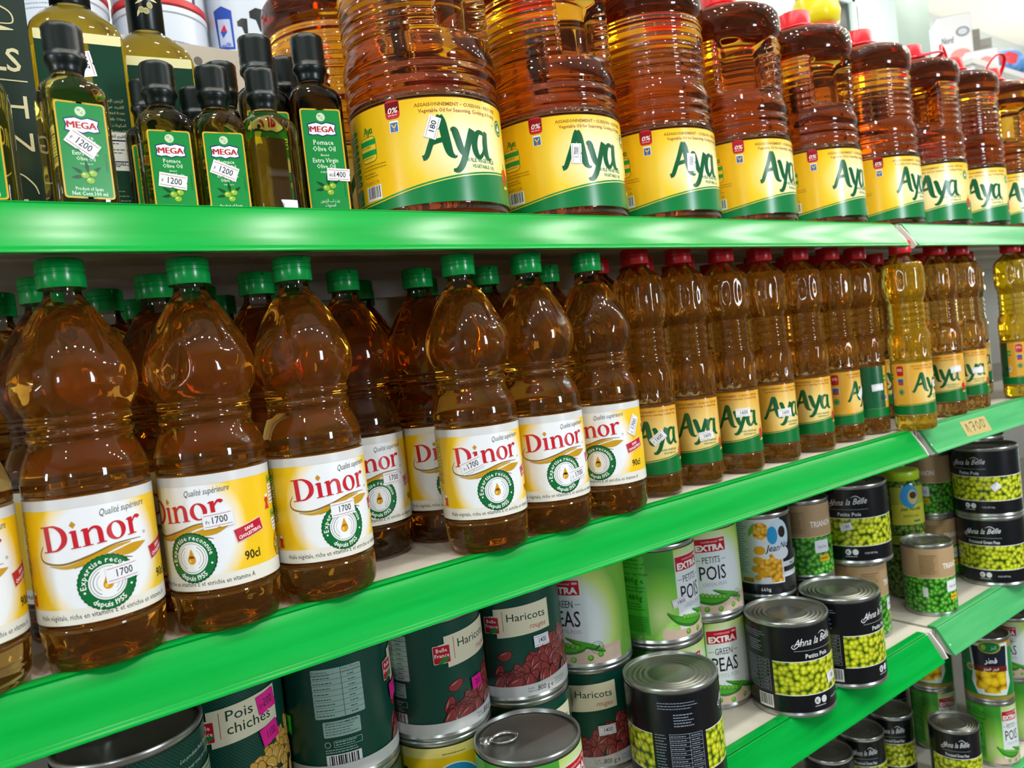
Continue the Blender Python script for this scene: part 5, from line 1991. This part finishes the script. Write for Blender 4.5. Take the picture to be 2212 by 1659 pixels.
def tin(kind, x, z, tall, turn, label, y=.625):
    t = thing('milk_tin', label, 'tin', (x, y, z), facing(x, y) + math.radians(turn), 'white milk tins with red rims behind the panel')
    meshobj('tin_body', T_T if tall else T_S, t)
    key = (kind, tall)
    if key not in MILK:
        MILK[key] = art_milk(kind, RT, (.200 if tall else .135) - .024)
    meshobj('tin_label', MILK[key], t)


ZT = .600
tin('plain', .165, ZT, False, 0, 'lower white tin behind the big olive-oil bottles')
tin('plain', .165, ZT + .1352, False, 30, 'upper white tin behind the big olive-oil bottles')
tin('flag', .300, ZT, False, 20, 'lower white tin under the one with red and blue stripes')
tin('flag', .300, ZT + .1352, False, 16, 'upper white tin with red and blue stripes')
tin('patch', .432, ZT, True, 4, 'tall white tin with black patches and a blue panel')
tin('plain', .566, ZT, True, 30, 'tall white tin with a red badge beside the dim jug')
tin('plain', 2.05, ZT, True, 30, 'white tin far along under the yellow pouch, lower')
tin('plain', 2.05, ZT + .2002, True, 10, 'white tin far along under the yellow pouch, upper')

t = thing('milk_powder_pouch', 'yellow pouch lying high behind the red caps', 'pouch', (2.07, .625, ZT + .4004), .5)
b = MB()
ym = mat('yellow_pouch_film', '#e8d81c', .3)
b.lathe([(.045, .0), (.066, .012), (.072, .045), (.064, .085), (.040, .11), (.006, .118)], ym, 40, lambda a, r, z: r * (1 + .10 * math.cos(2 * a) + .03 * math.sin(7 * a + 40 * z)))
meshobj('pouch_body', b.mesh('pouch_body'), t)

# ------------------------------------------------------------------ beyond: rack with cartons and blue bags
t = thing('storage_rack', 'white rack beyond the shelves carrying cartons and blue bags', 'rack', (5.02, 1.12, FLOOR))
b = MB()
w_ = mat('white_rack_board', '#dfe0dc', .5)
for z in (.5, 1.2, 1.8, 2.52):
    b.box(-1.27, -.22, z - .025, .95, .22, z, w_)
meshobj('rack_board', b.mesh('rack_board', smooth=False), t)
for sx, sy in ((-1.26, -.21), (-1.26, .18), (.91, -.21), (.91, .18)):
    b = MB()
    b.box(sx, sy, 0, sx + .03, sy + .03, 2.505, w_)
    meshobj('rack_post', b.mesh('rack_post', smooth=False), t)
ZR = FLOOR + 2.521


def carton(x, y, w, d, h, rot, face, side, label, art):
    t = thing('carton', label, 'carton', (x, y, ZR), rot, 'cartons on the white rack')
    b = MB()
    b.box(-w / 2, -d / 2, 0, w / 2, d / 2, h, mat('carton_' + face.strip('#'), face, .6))
    b.box(w / 2, -d / 2, 0, w / 2 + .001, d / 2, h, mat('carton_' + side.strip('#'), side, .6))
    b.box(-.002 - w / 2, -d / 2 - .0005, h, w / 2, d / 2, h + .001, mat('carton_' + side.strip('#'), side, .6))
    meshobj('carton_body', b.mesh('carton_body', smooth=False), t)
    a = Art()
    art(a, w, h)
    if a.f:
        meshobj('carton_print', wrap('carton_print', a, None, 0, d / 2 + .001), t)


def pr_white(a, w, h):
    if h > .2:
        a.text('Nord', -.46 * w, h * .60, .042, '#5c6068', 1, 'l', width=.050, shear=.2, bold=.02)
        a.ell(.22 * w, h * .74, .030, .024, '#7c8490', 1, n=24)
        a.ell(.22 * w, h * .74, .020, .015, '#c8ccd4', 2, n=24)
    k = h / .325 * .55 + .45
    a.ell(.10 * w, h * .40, .045 * k, .030 * k, '#f09088', 1, n=24)


def pr_grey(a, w, h):
    a.lines(-w * .4, h * .85, w * .4, 2, .02, '#8c8880', 1, .006, seed=160)
    for k in range(3):
        a.rect(-w * .3 + k * w * .25, h * .2, -w * .24 + k * w * .25, h * .45, '#7a766c', 1)


carton(4.150, 1.150, .140, .16, .325, -.90, '#e8e8ec', '#9c988c', 'white carton with a grey oval and red disc on the rack', pr_white)
carton(4.385, 1.180, .085, .16, .300, -.90, '#8f8a7e', '#a8a49c', 'grey-brown carton beside the tall white one', pr_grey)
carton(4.545, 1.190, .085, .16, .285, -.90, '#a09c92', '#b4b0a8', 'lighter grey carton next to the grey-brown one', pr_grey)
carton(4.010, .975, .130, .07, .085, -.90, '#e6e6e8', '#8c887c', 'low white carton with a red disc in front of the grey ones', pr_white)

rb = random.Random(8)


def bag(x, y, z, sx, sy, sz, h, label, red=False):
    t = thing('plastic_bag', label, 'bag', (x, y, z), 0, 'blue plastic bags on the rack')
    b = MB()
    ph = rb.uniform(0, 6)
    b.lathe(crom([(sx * .7, 0), (sx * .98, sz * .12), (sx, sz * .4), (sx * .8, sz * .72), (sx * .45, sz * .93), (sx * .08, sz)], 4), mat('bag_' + h.strip('#'), h, .35), 40,
            lambda a, r, zz: r * (1 + .09 * math.sin(5 * a + ph + 25 * zz) + .06 * math.sin(9 * a - 31 * zz + ph)))
    meshobj('bag_film', b.mesh('bag_film'), t)
    if red:
        a = Art()
        a.poly([(-.035, -.02), (.028, -.028), (.042, .014), (.0, .035), (-.042, .02)], '#e03844', 0)
        meshobj('red_print', wrap('red_print', a, sx * 1.12, sz * .45, seg=48), t, rot=-.9)


bag(4.270, .985, ZR, .100, .15, .130, '#5f96dc', 'pale blue plastic bag with red print lying on the rack', True)
bag(4.800, 1.210, ZR, .120, .15, .245, '#1f6fd0', 'deep blue plastic bag heaped behind the pale one')
bag(4.560, 1.000, ZR, .110, .14, .145, '#79a6e0', 'pale blue plastic bag at the picture edge of the rack')

# ------------------------------------------------------------------ ceiling lamps' housings, also over the added row behind the shelves
for yy in (-0.55, -1.55, 1.42):
    for k in range(13):
        t = thing('ceiling_lamp', 'small round ceiling spot above the aisle', 'lamp', (-1.6 + 0.63 * k, yy, CEIL), 0, 'round ceiling spots above the aisle')
        b = MB()
        b.lathe([(.048, -.046), (.062, -.046), (.066, -.040), (.066, 0), (.048, 0)], mat('white_lamp_ring', '#e8e8e6', .4), 24, close0=False, close1=False)
        meshobj('lamp_ring', b.mesh('lamp_ring'), t)
